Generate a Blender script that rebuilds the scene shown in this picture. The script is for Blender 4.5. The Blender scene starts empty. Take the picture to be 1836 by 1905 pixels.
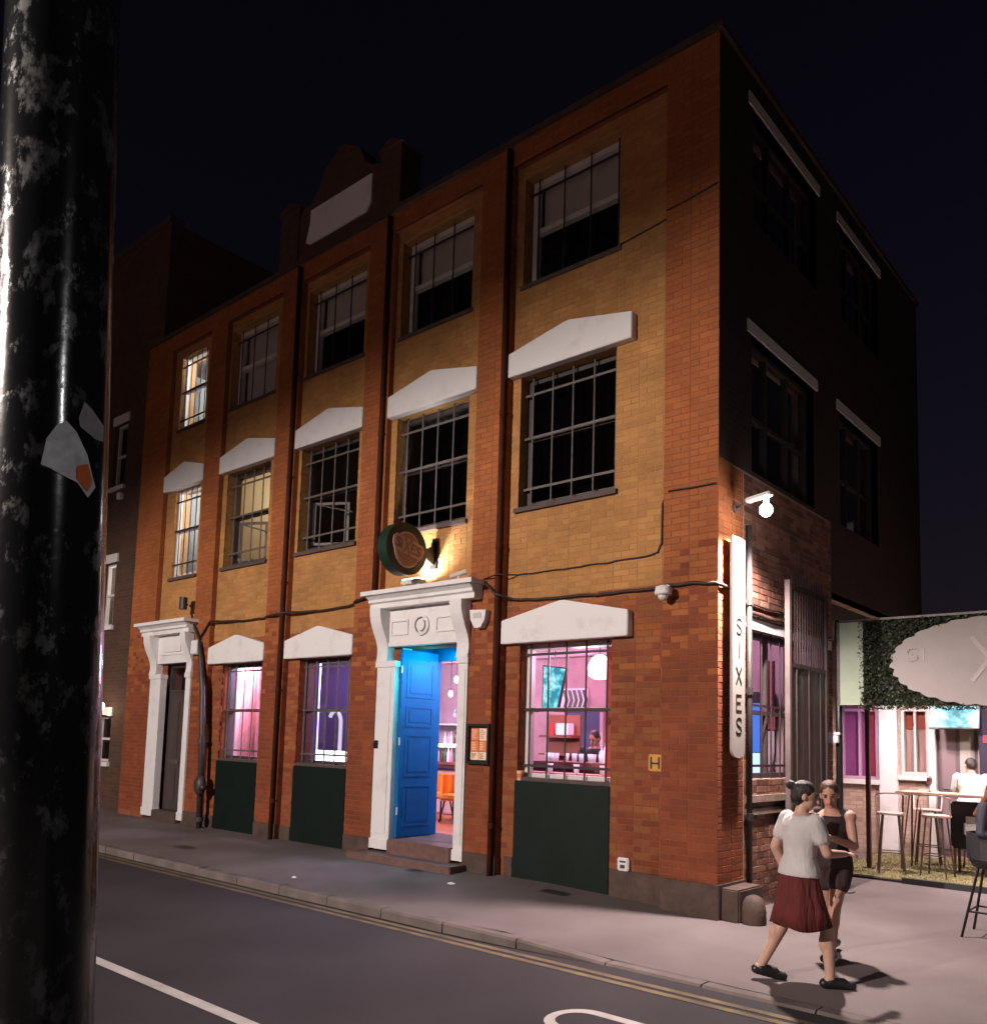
import bpy, bmesh, math, random
from mathutils import Vector, Matrix
random.seed(7)
R = math.radians
scene = bpy.context.scene
COL = scene.collection

# ------------------------------------------------------------------ camera, sky, street light, exposure
cam_d = bpy.data.cameras.new('camera')
cam = bpy.data.objects.new('camera', cam_d); COL.objects.link(cam); scene.camera = cam
CAM = Vector((4.1735, -8.4711, 1.8))
_r = Vector((0.7560, 0.6540, 0.0287)); _u = Vector((0.0419, -0.0921, 0.9949)); _f = Vector((-0.6532, 0.7509, 0.0965))
cam.matrix_world = Matrix(((_r.x, _u.x, -_f.x, CAM.x), (_r.y, _u.y, -_f.y, CAM.y), (_r.z, _u.z, -_f.z, CAM.z), (0, 0, 0, 1)))
cam_d.sensor_fit = 'VERTICAL'; cam_d.sensor_height = 24.0; cam_d.lens = 24.0 * 1587 / 1905
cam_d.shift_y = 0.1425          # the photograph is the upper part of a taller frame
cam_d.clip_start = 0.05; cam_d.clip_end = 800
scene.view_settings.view_transform = 'Standard'; scene.view_settings.look = 'None'
scene.view_settings.exposure = 0.0; scene.view_settings.gamma = 1.0; scene.view_settings.use_curve_mapping = False
scene.cycles.use_denoising = True
scene.cycles.max_bounces = 8; scene.cycles.transparent_max_bounces = 16
scene.cycles.sample_clamp_indirect = 6.0; scene.cycles.caustics_reflective = False; scene.cycles.caustics_refractive = False

world = bpy.data.worlds.new('World'); scene.world = world; world.use_nodes = True
wn = world.node_tree.nodes; wl = world.node_tree.links
sky = wn.new('ShaderNodeTexSky'); sky.sky_type = 'NISHITA'; sky.sun_disc = False
sky.sun_elevation = R(12); sky.sun_rotation = R(200)
wn['Background'].inputs['Strength'].default_value = 0.0022   # night
tint = wn.new('ShaderNodeMix'); tint.data_type = 'RGBA'; tint.blend_type = 'MULTIPLY'; tint.inputs[0].default_value = 1; tint.inputs[7].default_value = (1.25, .68, .95, 1)
wl.new(sky.outputs[0], tint.inputs[6]); wl.new(tint.outputs[2], wn['Background'].inputs['Color'])

def spot(name, loc, target, power, size, blend, color, radius=0.1, parent=None):
    d = bpy.data.lights.new(name, 'SPOT'); d.energy = power; d.spot_size = R(size); d.spot_blend = blend
    d.color = color; d.shadow_soft_size = radius
    o = bpy.data.objects.new(name, d); COL.objects.link(o); o.location = loc
    o.rotation_euler = (Vector(target) - Vector(loc)).to_track_quat('-Z', 'Y').to_euler()
    return o
def point(name, loc, power, color, radius=0.1):
    d = bpy.data.lights.new(name, 'POINT'); d.energy = power; d.color = color; d.shadow_soft_size = radius
    o = bpy.data.objects.new(name, d); COL.objects.link(o); o.location = loc; return o
def area(name, loc, target, power, sx, sy, color):
    d = bpy.data.lights.new(name, 'AREA'); d.energy = power; d.shape = 'RECTANGLE'; d.size = sx; d.size_y = sy; d.color = color
    o = bpy.data.objects.new(name, d); COL.objects.link(o); o.location = loc
    o.rotation_euler = (Vector(target) - Vector(loc)).to_track_quat('-Z', 'Y').to_euler(); return o

LAMP_A = (-5.2, -20.0, 8.08); LAMP_B = (20.0, -7.9, 8.8); LAMP_C = (-1.3, -15.4, 10.8)
spot('street_light_a', LAMP_A, (-4.6, -19.9, 0), 18500, 180, 0.15, (1.0, 0.86, 0.79), 0.10)
spot('street_light_b', LAMP_B, (20.0, -7.8, 0), 1300, 180, 0.33, (0.93, 0.92, 0.95), 0.12)
spot('street_light_c', LAMP_C, (-1.3, -15.3, 0), 140, 180, 0.5, (1.0, 0.95, 0.9), 0.025)

# ------------------------------------------------------------------ helpers
class MB:
    """collects shapes into one mesh"""
    def __init__(s): s.v = []; s.f = []; s.m = []; s.mi = 0
    def add(s, vs, fs):
        b = len(s.v); s.v += [tuple(v) for v in vs]; s.f += [tuple(i + b for i in f) for f in fs]; s.m += [s.mi] * len(fs); return s
    def box(s, x0, x1, y0, y1, z0, z1):
        if x0 > x1: x0, x1 = x1, x0
        if y0 > y1: y0, y1 = y1, y0
        if z0 > z1: z0, z1 = z1, z0
        return s.add([(x0,y0,z0),(x1,y0,z0),(x1,y1,z0),(x0,y1,z0),(x0,y0,z1),(x1,y0,z1),(x1,y1,z1),(x0,y1,z1)],
              [(0,3,2,1),(4,5,6,7),(0,1,5,4),(1,2,6,5),(2,3,7,6),(3,0,4,7)])
    def bevbox(s, x0, x1, y0, y1, z0, z1, b=0.01):
        bm = bmesh.new()
        M4 = Matrix.Translation(((x0+x1)/2,(y0+y1)/2,(z0+z1)/2)) @ Matrix.Diagonal((abs(x1-x0),abs(y1-y0),abs(z1-z0),1))
        bmesh.ops.create_cube(bm, size=1, matrix=M4)
        bmesh.ops.bevel(bm, geom=bm.edges[:], offset=b, segments=2, affect='EDGES')
        bm.verts.index_update()
        s.add([v.co for v in bm.verts], [[v.index for v in f.verts] for f in bm.faces]); bm.free(); return s
    def prism(s, poly, axis, a, b):
        """poly: 2D points; axis x: (y,z), y: (x,z), z: (x,y), extruded from a to b"""
        def P(p, t):
            return (t, p[0], p[1]) if axis == 'x' else (p[0], t, p[1]) if axis == 'y' else (p[0], p[1], t)
        n = len(poly)
        ar = sum(poly[i][0]*poly[(i+1)%n][1]-poly[(i+1)%n][0]*poly[i][1] for i in range(n))
        if ar < 0: poly = poly[::-1]
        vs = [P(p, a) for p in poly] + [P(p, b) for p in poly]
        fs = [tuple(range(n))[::-1], tuple(range(n, 2*n))] + [(i, (i+1)%n, n+(i+1)%n, n+i) for i in range(n)]
        if axis == 'y': fs = [f[::-1] for f in fs]
        if b < a: fs = [f[::-1] for f in fs]
        return s.add(vs, fs)
    def cyl(s, p0, p1, r0, r1=None, n=12, cap=True):
        r1 = r0 if r1 is None else r1
        p0 = Vector(p0); p1 = Vector(p1); d = (p1-p0).normalized()
        a = d.orthogonal().normalized(); b = d.cross(a)
        vs = []
        for p, r in ((p0, r0), (p1, r1)):
            for k in range(n):
                t = 2*math.pi*k/n; vs.append(p + a*math.cos(t)*r + b*math.sin(t)*r)
        fs = [(k, (k+1)%n, n+(k+1)%n, n+k) for k in range(n)]
        if cap: fs += [tuple(range(n))[::-1], tuple(range(n, 2*n))]
        return s.add(vs, fs)
    def tube(s, pts, r, n=8):
        pts = [Vector(p) for p in pts]; rings = []; ref = None
        for i, p in enumerate(pts):
            d = (pts[min(i+1, len(pts)-1)] - pts[max(i-1, 0)]).normalized()
            if ref is None: ref = d.orthogonal().normalized()
            a = (ref - d*ref.dot(d)); a = a.normalized() if a.length > 1e-5 else d.orthogonal().normalized()
            ref = a; b = d.cross(a); rr = r[i] if isinstance(r, (list, tuple)) else r
            rings.append([p + a*math.cos(2*math.pi*k/n)*rr + b*math.sin(2*math.pi*k/n)*rr for k in range(n)])
        return s.loft(rings)
    def loft(s, rings):
        n = len(rings[0]); vs = [q for r in rings for q in r]; fs = []
        for i in range(len(rings)-1):
            for k in range(n): fs.append((i*n+k, i*n+(k+1)%n, (i+1)*n+(k+1)%n, (i+1)*n+k))
        fs += [tuple(range(n))[::-1], tuple((len(rings)-1)*n + k for k in range(n))]
        return s.add(vs, fs)
    def lathe(s, prof, c, n=20):
        c = Vector(c)
        return s.loft([[c + Vector((r*math.cos(2*math.pi*k/n), r*math.sin(2*math.pi*k/n), z)) for k in range(n)] for r, z in prof])
    def ell(s, c, r, M3=None, n=14, m=9):
        c = Vector(c); rings = []
        for i in range(1, m):
            t = math.pi*i/m; ring = []
            for k in range(n):
                q = Vector((r[0]*math.sin(t)*math.cos(2*math.pi*k/n), r[1]*math.sin(t)*math.sin(2*math.pi*k/n), -r[2]*math.cos(t)))
                ring.append(c + (M3 @ q if M3 else q))
            rings.append(ring)
        return s.loft(rings)
    def capsule(s, p0, p1, r0, r1, n=12):
        p0 = Vector(p0); p1 = Vector(p1); d = (p1-p0).normalized(); a = d.orthogonal().normalized(); b = d.cross(a); rings = []
        for t in (-80, -50, -22): rings.append((p0 + d*r0*math.sin(R(t)), r0*math.cos(R(t))))
        rings += [(p0, r0), (p0.lerp(p1, .5), (r0+r1)/2), (p1, r1)]
        for t in (22, 50, 80): rings.append((p1 + d*r1*math.sin(R(t)), r1*math.cos(R(t))))
        return s.loft([[p + a*math.cos(2*math.pi*k/n)*r + b*math.sin(2*math.pi*k/n)*r for k in range(n)] for p, r in rings])
    def mesh(s, name, mats, smooth=False):
        me = bpy.data.meshes.new(name); me.from_pydata(s.v, [], s.f)
        for m in (mats if isinstance(mats, (list, tuple)) else [mats]): me.materials.append(m)
        if len(me.materials) > 1: me.polygons.foreach_set('material_index', s.m)
        if smooth: me.polygons.foreach_set('use_smooth', [True]*len(me.polygons))
        me.update(); return me
    def build(s, name, mats, parent=None, smooth=False):
        return link(name, s.mesh(name, mats, smooth), parent)
def origin_of(p):
    t = Vector((0, 0, 0))
    while p is not None: t += p.location; p = p.parent
    return t
def link(name, me, parent=None, loc=None):
    """link a mesh; its vertices are in world space when loc is None"""
    o = bpy.data.objects.new(name, me); COL.objects.link(o)
    if parent is not None:
        o.parent = parent
        o.location = (Vector(loc) if loc is not None else Vector((0, 0, 0))) - origin_of(parent)
    elif loc is not None: o.location = loc
    return o
def tag(o, label=None, cat=None, group=None, kind=None):
    if label: o['label'] = label
    if cat: o['category'] = cat
    if group: o['group'] = group
    if kind: o['kind'] = kind
    return o
def thing(name, label, cat, loc, group=None):
    o = bpy.data.objects.new(name, None); COL.objects.link(o); o.location = loc; o.empty_display_size = 0.1
    return tag(o, label, cat, group)
def structure(o): o['kind'] = 'structure'; return o
def copy_tree(src, loc=None, rz=None, parent=None):
    c = src.copy(); COL.objects.link(c)
    if parent is not None: c.parent = parent
    if loc is not None: c.location = loc
    if rz is not None: c.rotation_euler = (0, 0, rz)
    for ch in list(src.children): copy_tree(ch, parent=c)
    return c

# ------------------------------------------------------------------ materials
def mat(name, col, rough=0.6, metal=0.0, var=0.0, vs=6.0, bump=0.0, bs=40.0, emit=None, est=0.0, spec=0.5, col2=None, coat=0.0):
    m = bpy.data.materials.new(name); m.use_nodes = True; nt = m.node_tree; N = nt.nodes; L = nt.links
    b = N['Principled BSDF']; b.inputs['Roughness'].default_value = rough; b.inputs['Metallic'].default_value = metal
    b.inputs['Base Color'].default_value = (*col, 1); b.inputs['Specular IOR Level'].default_value = spec
    if coat: b.inputs['Coat Weight'].default_value = coat; b.inputs['Coat Roughness'].default_value = .15
    tc = N.new('ShaderNodeTexCoord')
    if var or col2:
        nz = N.new('ShaderNodeTexNoise'); nz.inputs['Scale'].default_value = vs; nz.inputs['Detail'].default_value = 6; nz.inputs['Roughness'].default_value = .65
        L.new(tc.outputs['Object'], nz.inputs['Vector'])
        cr = N.new('ShaderNodeValToRGB'); L.new(nz.outputs['Fac'], cr.inputs['Fac'])
        c2 = col2 if col2 else tuple(min(1, c*(1+var)) for c in col); c1 = col if col2 else tuple(c*(1-var) for c in col)
        cr.color_ramp.elements[0].position = .32; cr.color_ramp.elements[1].position = .68
        cr.color_ramp.elements[0].color = (*c1, 1); cr.color_ramp.elements[1].color = (*c2, 1)
        L.new(cr.outputs[0], b.inputs['Base Color'])
    if bump:
        n2 = N.new('ShaderNodeTexNoise'); n2.inputs['Scale'].default_value = bs; n2.inputs['Detail'].default_value = 5
        L.new(tc.outputs['Object'], n2.inputs['Vector'])
        bp = N.new('ShaderNodeBump'); bp.inputs['Strength'].default_value = bump; bp.inputs['Distance'].default_value = .01
        L.new(n2.outputs['Fac'], bp.inputs['Height']); L.new(bp.outputs[0], b.inputs['Normal'])
    if emit: b.inputs['Emission Color'].default_value = (*emit, 1); b.inputs['Emission Strength'].default_value = est
    return m
def brick_mat(name, cols, soot=0.35):
    """one tone per brick: mesh attribute rnd + the object's own random number"""
    m = bpy.data.materials.new(name); m.use_nodes = True; nt = m.node_tree; N = nt.nodes; L = nt.links
    b = N['Principled BSDF']; b.inputs['Roughness'].default_value = .82; b.inputs['Specular IOR Level'].default_value = .25
    at = N.new('ShaderNodeAttribute'); at.attribute_name = 'rnd'
    oi = N.new('ShaderNodeObjectInfo'); ad = N.new('ShaderNodeMath'); ad.operation = 'ADD'
    L.new(at.outputs['Fac'], ad.inputs[0]); L.new(oi.outputs['Random'], ad.inputs[1])
    fr = N.new('ShaderNodeMath'); fr.operation = 'FRACT'; L.new(ad.outputs[0], fr.inputs[0])
    cr = N.new('ShaderNodeValToRGB'); L.new(fr.outputs[0], cr.inputs['Fac'])
    while len(cr.color_ramp.elements) < len(cols): cr.color_ramp.elements.new(.5)
    for i, c in enumerate(cols):
        cr.color_ramp.elements[i].position = i/(len(cols)-1); cr.color_ramp.elements[i].color = (*c, 1)
    geo = N.new('ShaderNodeNewGeometry')
    nz = N.new('ShaderNodeTexNoise'); nz.inputs['Scale'].default_value = 1.1; nz.inputs['Detail'].default_value = 9; nz.inputs['Roughness'].default_value = .7
    L.new(geo.outputs['Position'], nz.inputs['Vector'])
    r2 = N.new('ShaderNodeValToRGB'); L.new(nz.outputs['Fac'], r2.inputs['Fac'])
    r2.color_ramp.elements[0].position = .3; r2.color_ramp.elements[1].position = .62
    r2.color_ramp.elements[0].color = (1-soot, 1-soot, 1-soot, 1); r2.color_ramp.elements[1].color = (1.08, 1.05, 1.0, 1)
    mx = N.new('ShaderNodeMix'); mx.data_type = 'RGBA'; mx.blend_type = 'MULTIPLY'; mx.inputs[0].default_value = 1
    L.new(cr.outputs[0], mx.inputs[6]); L.new(r2.outputs[0], mx.inputs[7]); L.new(mx.outputs[2], b.inputs['Base Color'])
    n3 = N.new('ShaderNodeTexNoise'); n3.inputs['Scale'].default_value = 45; n3.inputs['Detail'].default_value = 6
    L.new(geo.outputs['Position'], n3.inputs['Vector'])
    bp = N.new('ShaderNodeBump'); bp.inputs['Strength'].default_value = .5; bp.inputs['Distance'].default_value = .008
    L.new(n3.outputs['Fac'], bp.inputs['Height']); L.new(bp.outputs[0], b.inputs['Normal'])
    return m
def far_brick_mat(name, c1, c2, mortar):
    m = bpy.data.materials.new(name); m.use_nodes = True; nt = m.node_tree; N = nt.nodes; L = nt.links
    b = N['Principled BSDF']; b.inputs['Roughness'].default_value = .85
    geo = N.new('ShaderNodeNewGeometry'); sp = N.new('ShaderNodeSeparateXYZ'); L.new(geo.outputs['Position'], sp.inputs[0])
    ad = N.new('ShaderNodeMath'); L.new(sp.outputs[0], ad.inputs[0]); L.new(sp.outputs[1], ad.inputs[1])
    cb = N.new('ShaderNodeCombineXYZ'); L.new(ad.outputs[0], cb.inputs[0]); L.new(sp.outputs[2], cb.inputs[1])
    br = N.new('ShaderNodeTexBrick'); L.new(cb.outputs[0], br.inputs['Vector'])
    br.inputs['Color1'].default_value = (*c1, 1); br.inputs['Color2'].default_value = (*c2, 1); br.inputs['Mortar'].default_value = (*mortar, 1)
    br.inputs['Scale'].default_value = 1; br.inputs['Brick Width'].default_value = .225; br.inputs['Row Height'].default_value = .075; br.inputs['Mortar Size'].default_value = .006
    nz = N.new('ShaderNodeTexNoise'); nz.inputs['Scale'].default_value = 1.5; nz.inputs['Detail'].default_value = 8; L.new(geo.outputs['Position'], nz.inputs['Vector'])
    mx = N.new('ShaderNodeMix'); mx.data_type = 'RGBA'; mx.blend_type = 'MULTIPLY'; mx.inputs[0].default_value = .6
    L.new(br.outputs['Color'], mx.inputs[6]); L.new(nz.outputs['Color'], mx.inputs[7]); L.new(mx.outputs[2], b.inputs['Base Color'])
    bp = N.new('ShaderNodeBump'); bp.inputs['Strength'].default_value = .5; bp.inputs['Distance'].default_value = .01; bp.invert = True
    L.new(br.outputs['Fac'], bp.inputs['Height']); L.new(bp.outputs[0], b.inputs['Normal'])
    return m
def glass_mat(name, tint=(1, 1, 1), rough=0.03, boost=1.0):
    m = bpy.data.materials.new(name); m.use_nodes = True; nt = m.node_tree; N = nt.nodes; L = nt.links
    for n in list(N):
        if n.type != 'OUTPUT_MATERIAL': N.remove(n)
    tr = N.new('ShaderNodeBsdfTransparent'); tr.inputs[0].default_value = (*tint, 1)
    gl = N.new('ShaderNodeBsdfGlossy'); gl.inputs['Roughness'].default_value = rough
    gp = N.new('ShaderNodeNewGeometry'); nz = N.new('ShaderNodeTexNoise'); nz.inputs['Scale'].default_value = 2.2; nz.inputs['Detail'].default_value = 2; L.new(gp.outputs['Position'], nz.inputs['Vector'])
    bp = N.new('ShaderNodeBump'); bp.inputs['Strength'].default_value = .25; bp.inputs['Distance'].default_value = .02; L.new(nz.outputs['Fac'], bp.inputs['Height']); L.new(bp.outputs[0], gl.inputs['Normal'])
    fr = N.new('ShaderNodeFresnel'); fr.inputs[0].default_value = 1.5
    ge = N.new('ShaderNodeNewGeometry'); sb = N.new('ShaderNodeMath'); sb.operation = 'SUBTRACT'; sb.inputs[0].default_value = 1; L.new(ge.outputs['Backfacing'], sb.inputs[1])
    mu = N.new('ShaderNodeMath'); mu.operation = 'MULTIPLY'; L.new(fr.outputs[0], mu.inputs[0]); L.new(sb.outputs[0], mu.inputs[1])
    mx = N.new('ShaderNodeMixShader'); L.new(mu.outputs[0], mx.inputs[0]); L.new(tr.outputs[0], mx.inputs[1]); L.new(gl.outputs[0], mx.inputs[2])
    L.new(mx.outputs[0], N['Material Output'].inputs['Surface']); return m
def emis(name, col, st): return mat(name, (0.02, 0.02, 0.02), .5, emit=col, est=st)

M = {}
M['red'] = brick_mat('red brick', [(.29,.092,.03),(.33,.105,.034),(.36,.12,.04),(.32,.10,.033),(.30,.105,.038)], .3)
M['low_red'] = brick_mat('deep red brick', [(.20,.052,.024),(.235,.062,.027),(.26,.074,.032),(.225,.058,.025),(.20,.06,.03)], .42)
M['stock'] = brick_mat('stock brick', [(.37,.18,.063),(.425,.21,.074),(.455,.232,.083),(.41,.20,.068),(.38,.18,.065)], .32)
M['mid'] = brick_mat('brown red brick', [(.245,.08,.033),(.275,.095,.038),(.29,.105,.042),(.265,.088,.036),(.25,.085,.037)], .42)
M['brown'] = brick_mat('side brick', [(.15,.065,.045),(.24,.11,.08),(.30,.16,.12),(.21,.09,.06),(.12,.06,.05)], .45)
M['mortar'] = mat('red mortar', (.25,.075,.032), .9, var=.2, vs=5, bump=.4, bs=120)
M['mortar_stock'] = mat('buff mortar', (.38,.20,.075), .9, var=.2, vs=5, bump=.4, bs=120)
M['mortar_side'] = mat('grey mortar', (.34,.24,.19), .9, var=.3, vs=5, bump=.4, bs=120)
M['far_brick'] = far_brick_mat('distant brick', (.13,.06,.034), (.09,.042,.026), (.12,.08,.058))
M['dark_brick'] = far_brick_mat('unlit brick', (.055,.028,.022), (.04,.02,.017), (.06,.04,.034))  # night shade of the unlit walls is put into this brick colour
M['white'] = mat('white masonry paint', (.57,.535,.51), .65, vs=3, bump=.35, bs=38, col2=(.72,.70,.70))
for n_ in M['white'].node_tree.nodes:
    if n_.type == 'VALTORGB': n_.color_ramp.elements[0].position = .22; n_.color_ramp.elements[1].position = .47
M['coping'] = mat('coping stone', (.07,.045,.035), .85, var=.3, vs=4, bump=.3)
M['plinth'] = mat('painted plinth', (.075,.045,.035), .8, var=.4, vs=4, bump=.4, bs=60)
M['pipe'] = mat('red brown pipe paint', (.06,.016,.008), .8, var=.3, vs=5, spec=.15)
M['black'] = mat('black metal', (.012,.012,.013), .4)
M['darkmetal'] = mat('dark steel', (.05,.042,.04), .5, metal=.3, var=.2)
M['bars'] = mat('old bar paint', (.10,.08,.075), .55, var=.35, vs=12)
M['bars_dark'] = mat('silhouetted bars', (.035,.02,.026), .5, var=.2, vs=12)  # silhouette of bars against lit panes and blinds, put into the colour
M['frame_dark'] = mat('dark window paint', (.045,.033,.032), .5, var=.2)
M['frame_white'] = mat('white window paint', (.62,.58,.55), .5, var=.08)
M['sill'] = mat('slate sill', (.075,.05,.045), .75, var=.3, vs=9, bump=.3)
M['blind'] = mat('roller blind', (.44,.40,.36), .8, var=.05)
M['green'] = mat('bottle green board', (.0028,.0085,.0062), .6, var=.25, vs=3, bump=.12, bs=30, spec=.25)
M['door_blue'] = mat('blue door paint', (.003,.125,.34), .55, var=.10, vs=4, spec=.15, bump=.12, bs=25)
M['door_brown'] = mat('brown door paint', (.06,.043,.04), .45, var=.15)
M['step'] = mat('red step tile', (.14,.075,.063), .7, var=.25, vs=7, bump=.2)
M['glass'] = glass_mat('window glass')
M['room_dark'] = mat('dark room', (.05,.045,.04), .9)
M['room_white'] = mat('white room', (.75,.76,.78), .9)
M['room_cream'] = mat('cream room', (.6,.42,.22), .9)
M['room_pink'] = mat('bar room paint', (.42,.30,.32), .85, var=.15, vs=3)
M['room_floor'] = mat('orange bar floor', (.42,.14,.055), .5, var=.15, vs=3)
M['ceil'] = mat('bar ceiling', (.45,.40,.42), .9, var=.1)

# ground materials
def asphalt(name, c1, c2, big, rough=.8, gr=160):
    m = mat(name, c1, rough, var=0, bump=.45, bs=gr, spec=.12); nt = m.node_tree; N = nt.nodes; L = nt.links; b = N['Principled BSDF']
    geo = N.new('ShaderNodeNewGeometry')
    n1 = N.new('ShaderNodeTexNoise'); n1.inputs['Scale'].default_value = big; n1.inputs['Detail'].default_value = 8; L.new(geo.outputs['Position'], n1.inputs['Vector'])
    n2 = N.new('ShaderNodeTexNoise'); n2.inputs['Scale'].default_value = gr; n2.inputs['Detail'].default_value = 3; L.new(geo.outputs['Position'], n2.inputs['Vector'])
    ad = N.new('ShaderNodeMath'); ad.operation = 'MULTIPLY_ADD'; L.new(n2.outputs['Fac'], ad.inputs[0]); ad.inputs[1].default_value = .45; L.new(n1.outputs['Fac'], ad.inputs[2])
    cr = N.new('ShaderNodeValToRGB'); cr.color_ramp.elements[0].position = .45; cr.color_ramp.elements[1].position = .98
    cr.color_ramp.elements[0].color = (*c1, 1); cr.color_ramp.elements[1].color = (*c2, 1)
    L.new(ad.outputs[0], cr.inputs['Fac']); L.new(cr.outputs[0], b.inputs['Base Color']); return m
M['road'] = asphalt('road asphalt', (.034,.029,.032), (.058,.050,.055), .7)
M['pave'] = asphalt('pavement asphalt', (.11,.089,.088), (.19,.158,.155), .8)
M['kerb'] = asphalt('kerb granite', (.10,.08,.075), (.19,.155,.145), 3)
M['yellow'] = asphalt('worn yellow paint', (.075,.06,.045), (.21,.155,.08), 5, .7, 70)
M['white_line'] = asphalt('worn white paint', (.36,.33,.32), (.55,.51,.49), 5, .7, 70)
M['iron'] = mat('cast iron cover', (.05,.042,.04), .6, metal=.4, var=.3, vs=30, bump=.6, bs=90)

# ------------------------------------------------------------------ ground
def wz(x, y):
    """height of the far pavement: falls from the wall to the kerb, dropped kerb on the right"""
    kerb = -0.03 - 0.085*max(0, min(1, (x+1.25)/1.15))
    wall = 0.085*max(0, min(1, -x/2.2)) if x < 0 else 0.0
    if y >= 0: return wall if x < 0 else 0.0
    t = max(0, min(1, y/-1.98)); t = t if x < -1 else t**1.3
    return wall*(1-t) + kerb*t
def ykerb(x):
    t = max(0, min(1, (x+1.6)/1.6)); t = t*t*(3-2*t)
    return -2.13 + .15*t
g = MB(); xs = [-45,-30,-20,-14] + [-13.5+.35*i for i in range(57)] + [7.5,10,20,40]
nx = len(xs); rows = 9; vs = []
for x in xs:
    yk = ykerb(x)+.14
    for k in range(rows): y = .3 + (yk-.3)*k/(rows-1); vs.append((x, y, wz(x, y)))
fs = []
for i in range(nx-1):
    for k in range(rows-1): a = i*rows+k; fs.append((a, a+1, a+rows+1, a+rows))
g.add(vs, fs); structure(g.build('pavement', M['pave'], smooth=True))
g = MB(); g.add([(-.3,.3,0),(40,.3,0),(40,40,0),(-.3,40,0)], [(0,1,2,3)]); g.add([(-3,3.6,-.004),(-.3,3.6,-.004),(-.3,40,-.004),(-3,40,-.004)], [(0,1,2,3)])
structure(g.build('yard_ground', M['pave']))
g = MB(); g.add([(-60,-7.6,-.13),(60,-7.6,-.13),(60,-1.8,-.13),(-60,-1.8,-.13)], [(0,1,2,3)]); structure(g.build('road', M['road']))
g = MB(); g.box(-60, 60, -30, -7.6, -.3, 0.0); structure(g.build('near_pavement', M['pave']))
g = MB(); g.add([(-400,-400,-.32),(400,-400,-.32),(400,400,-.32),(-400,400,-.32)], [(0,1,2,3)]); structure(g.build('ground', M['road']))
kerb = structure(bpy.data.objects.new('kerb', None)); COL.objects.link(kerb); kerb.location = (0, -1.9, -.13)
x = -24.0; rnd = random.Random(3)
while x < 9:
    L_ = .92; x1 = x + L_ - .012; dz = rnd.uniform(-.006, .006)
    a, b = ykerb(x)+rnd.uniform(-.006,.006), ykerb(x1); za, zb = wz(x, -1.98)+.004+dz, wz(x1, -1.98)+.004+dz
    k = MB(); c = .02
    k.add([(x,a,-.3),(x1,b,-.3),(x1,b+.15,-.3),(x,a+.15,-.3),(x,a,za-c),(x1,b,zb-c),(x,a+c,za),(x1,b+c,zb),(x1,b+.15,zb),(x,a+.15,za)],
          [(0,3,2,1),(0,1,5,4),(4,5,7,6),(6,7,8,9),(2,3,9,8),(1,2,8,7,5),(3,0,4,6,9)])
    k.build('kerb_stone', M['kerb'], kerb); x += L_
for y0 in (-2.20, -2.335):
    g = MB(); g.add([(-45,y0-.075,-.126),(30,y0-.075,-.126),(30,y0,-.126),(-45,y0,-.126)], [(0,1,2,3)]); structure(g.build('yellow_line', M['yellow']))
g = MB(); g.add([(-4.6,-5.09,-.126),(.4,-5.09,-.126),(.4,-4.985,-.126),(-4.6,-4.985,-.126)], [(0,1,2,3)]); structure(g.build('centre_line', M['white_line']))
g = MB(); g.add([(-9.5,-5.09,-.126),(-6.5,-5.09,-.126),(-6.5,-4.985,-.126),(-9.5,-4.985,-.126)], [(0,1,2,3)]); structure(g.build('centre_line', M['white_line']))
g = MB(); out = []; inn = []                      # long round-ended ring painted on the road
for sgn, cx in ((-1, .62), (1, 2.6)):
    for k in range(13):
        t = R(90 + 180*k/12) if sgn < 0 else R(-90 + 180*k/12)
        out.append((cx+.23*math.cos(t), -3.37+.27*math.sin(t), -.126)); inn.append((cx+.16*math.cos(t), -3.37+.175*math.sin(t), -.126))
n = len(out); g.add(out+inn, [(i, (i+1)%n, n+(i+1)%n, n+i) for i in range(n)]); structure(g.build('road_marking', M['white_line']))
for i, (cx, cy, a, b_, lab) in enumerate([(-8.3,-1.35,.42,.2,'iron service cover in the pavement farthest along, near the brown door'),(-4.12,-.42,.22,.14,'small iron cover in the pavement just left of the blue door steps'),(-1.9,-.28,.34,.16,'iron cover in the pavement below the green board of the pink window')]):
    t = thing('service_cover', lab, 'manhole cover', (cx, cy, wz(cx, cy)), 'iron covers in the pavement')
    z = wz(cx, cy)
    def zz(px, py, o): return wz(px, py)+o
    q = [(cx-a/2,cy-b_/2),(cx+a/2,cy-b_/2),(cx+a/2,cy+b_/2),(cx-a/2,cy+b_/2)]
    def quad(pts, o): return [(px, py, wz(px, py)+o) for px, py in pts]
    f_ = MB(); inner = [(cx+(px-cx)*.86, cy+(py-cy)*.8) for px, py in q]
    f_.add(quad(q, .006)+quad(inner, .006), [(0,1,5,4),(1,2,6,5),(2,3,7,6),(3,0,4,7)]); f_.build('frame', M['darkmetal'], t)
    f_ = MB(); f_.add(quad(inner, .004), [(0,1,2,3)]); f_.build('lid', M['iron'], t)
for (lx, ly, s_, lab) in [(-3.12,-.75,.05,'crumpled white scrap of paper on the pavement before the steps'),(-4.95,-1.72,.035,'small white scrap lying near the kerb opposite the blue window')]:
    m_ = MB(); rn = random.Random(5); ring = [(lx+s_*(1+.4*rn.random())*math.cos(k*.9), ly+s_*.7*math.sin(k*.9), wz(lx,ly)+.008+.012*rn.random()) for k in range(7)]
    m_.add(ring+[(lx,ly,wz(lx,ly)+.035)], [(i,(i+1)%7,7) for i in range(7)]); tag(m_.build('paper_scrap', M['white']), lab, 'litter', 'paper scraps on the pavement')

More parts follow.
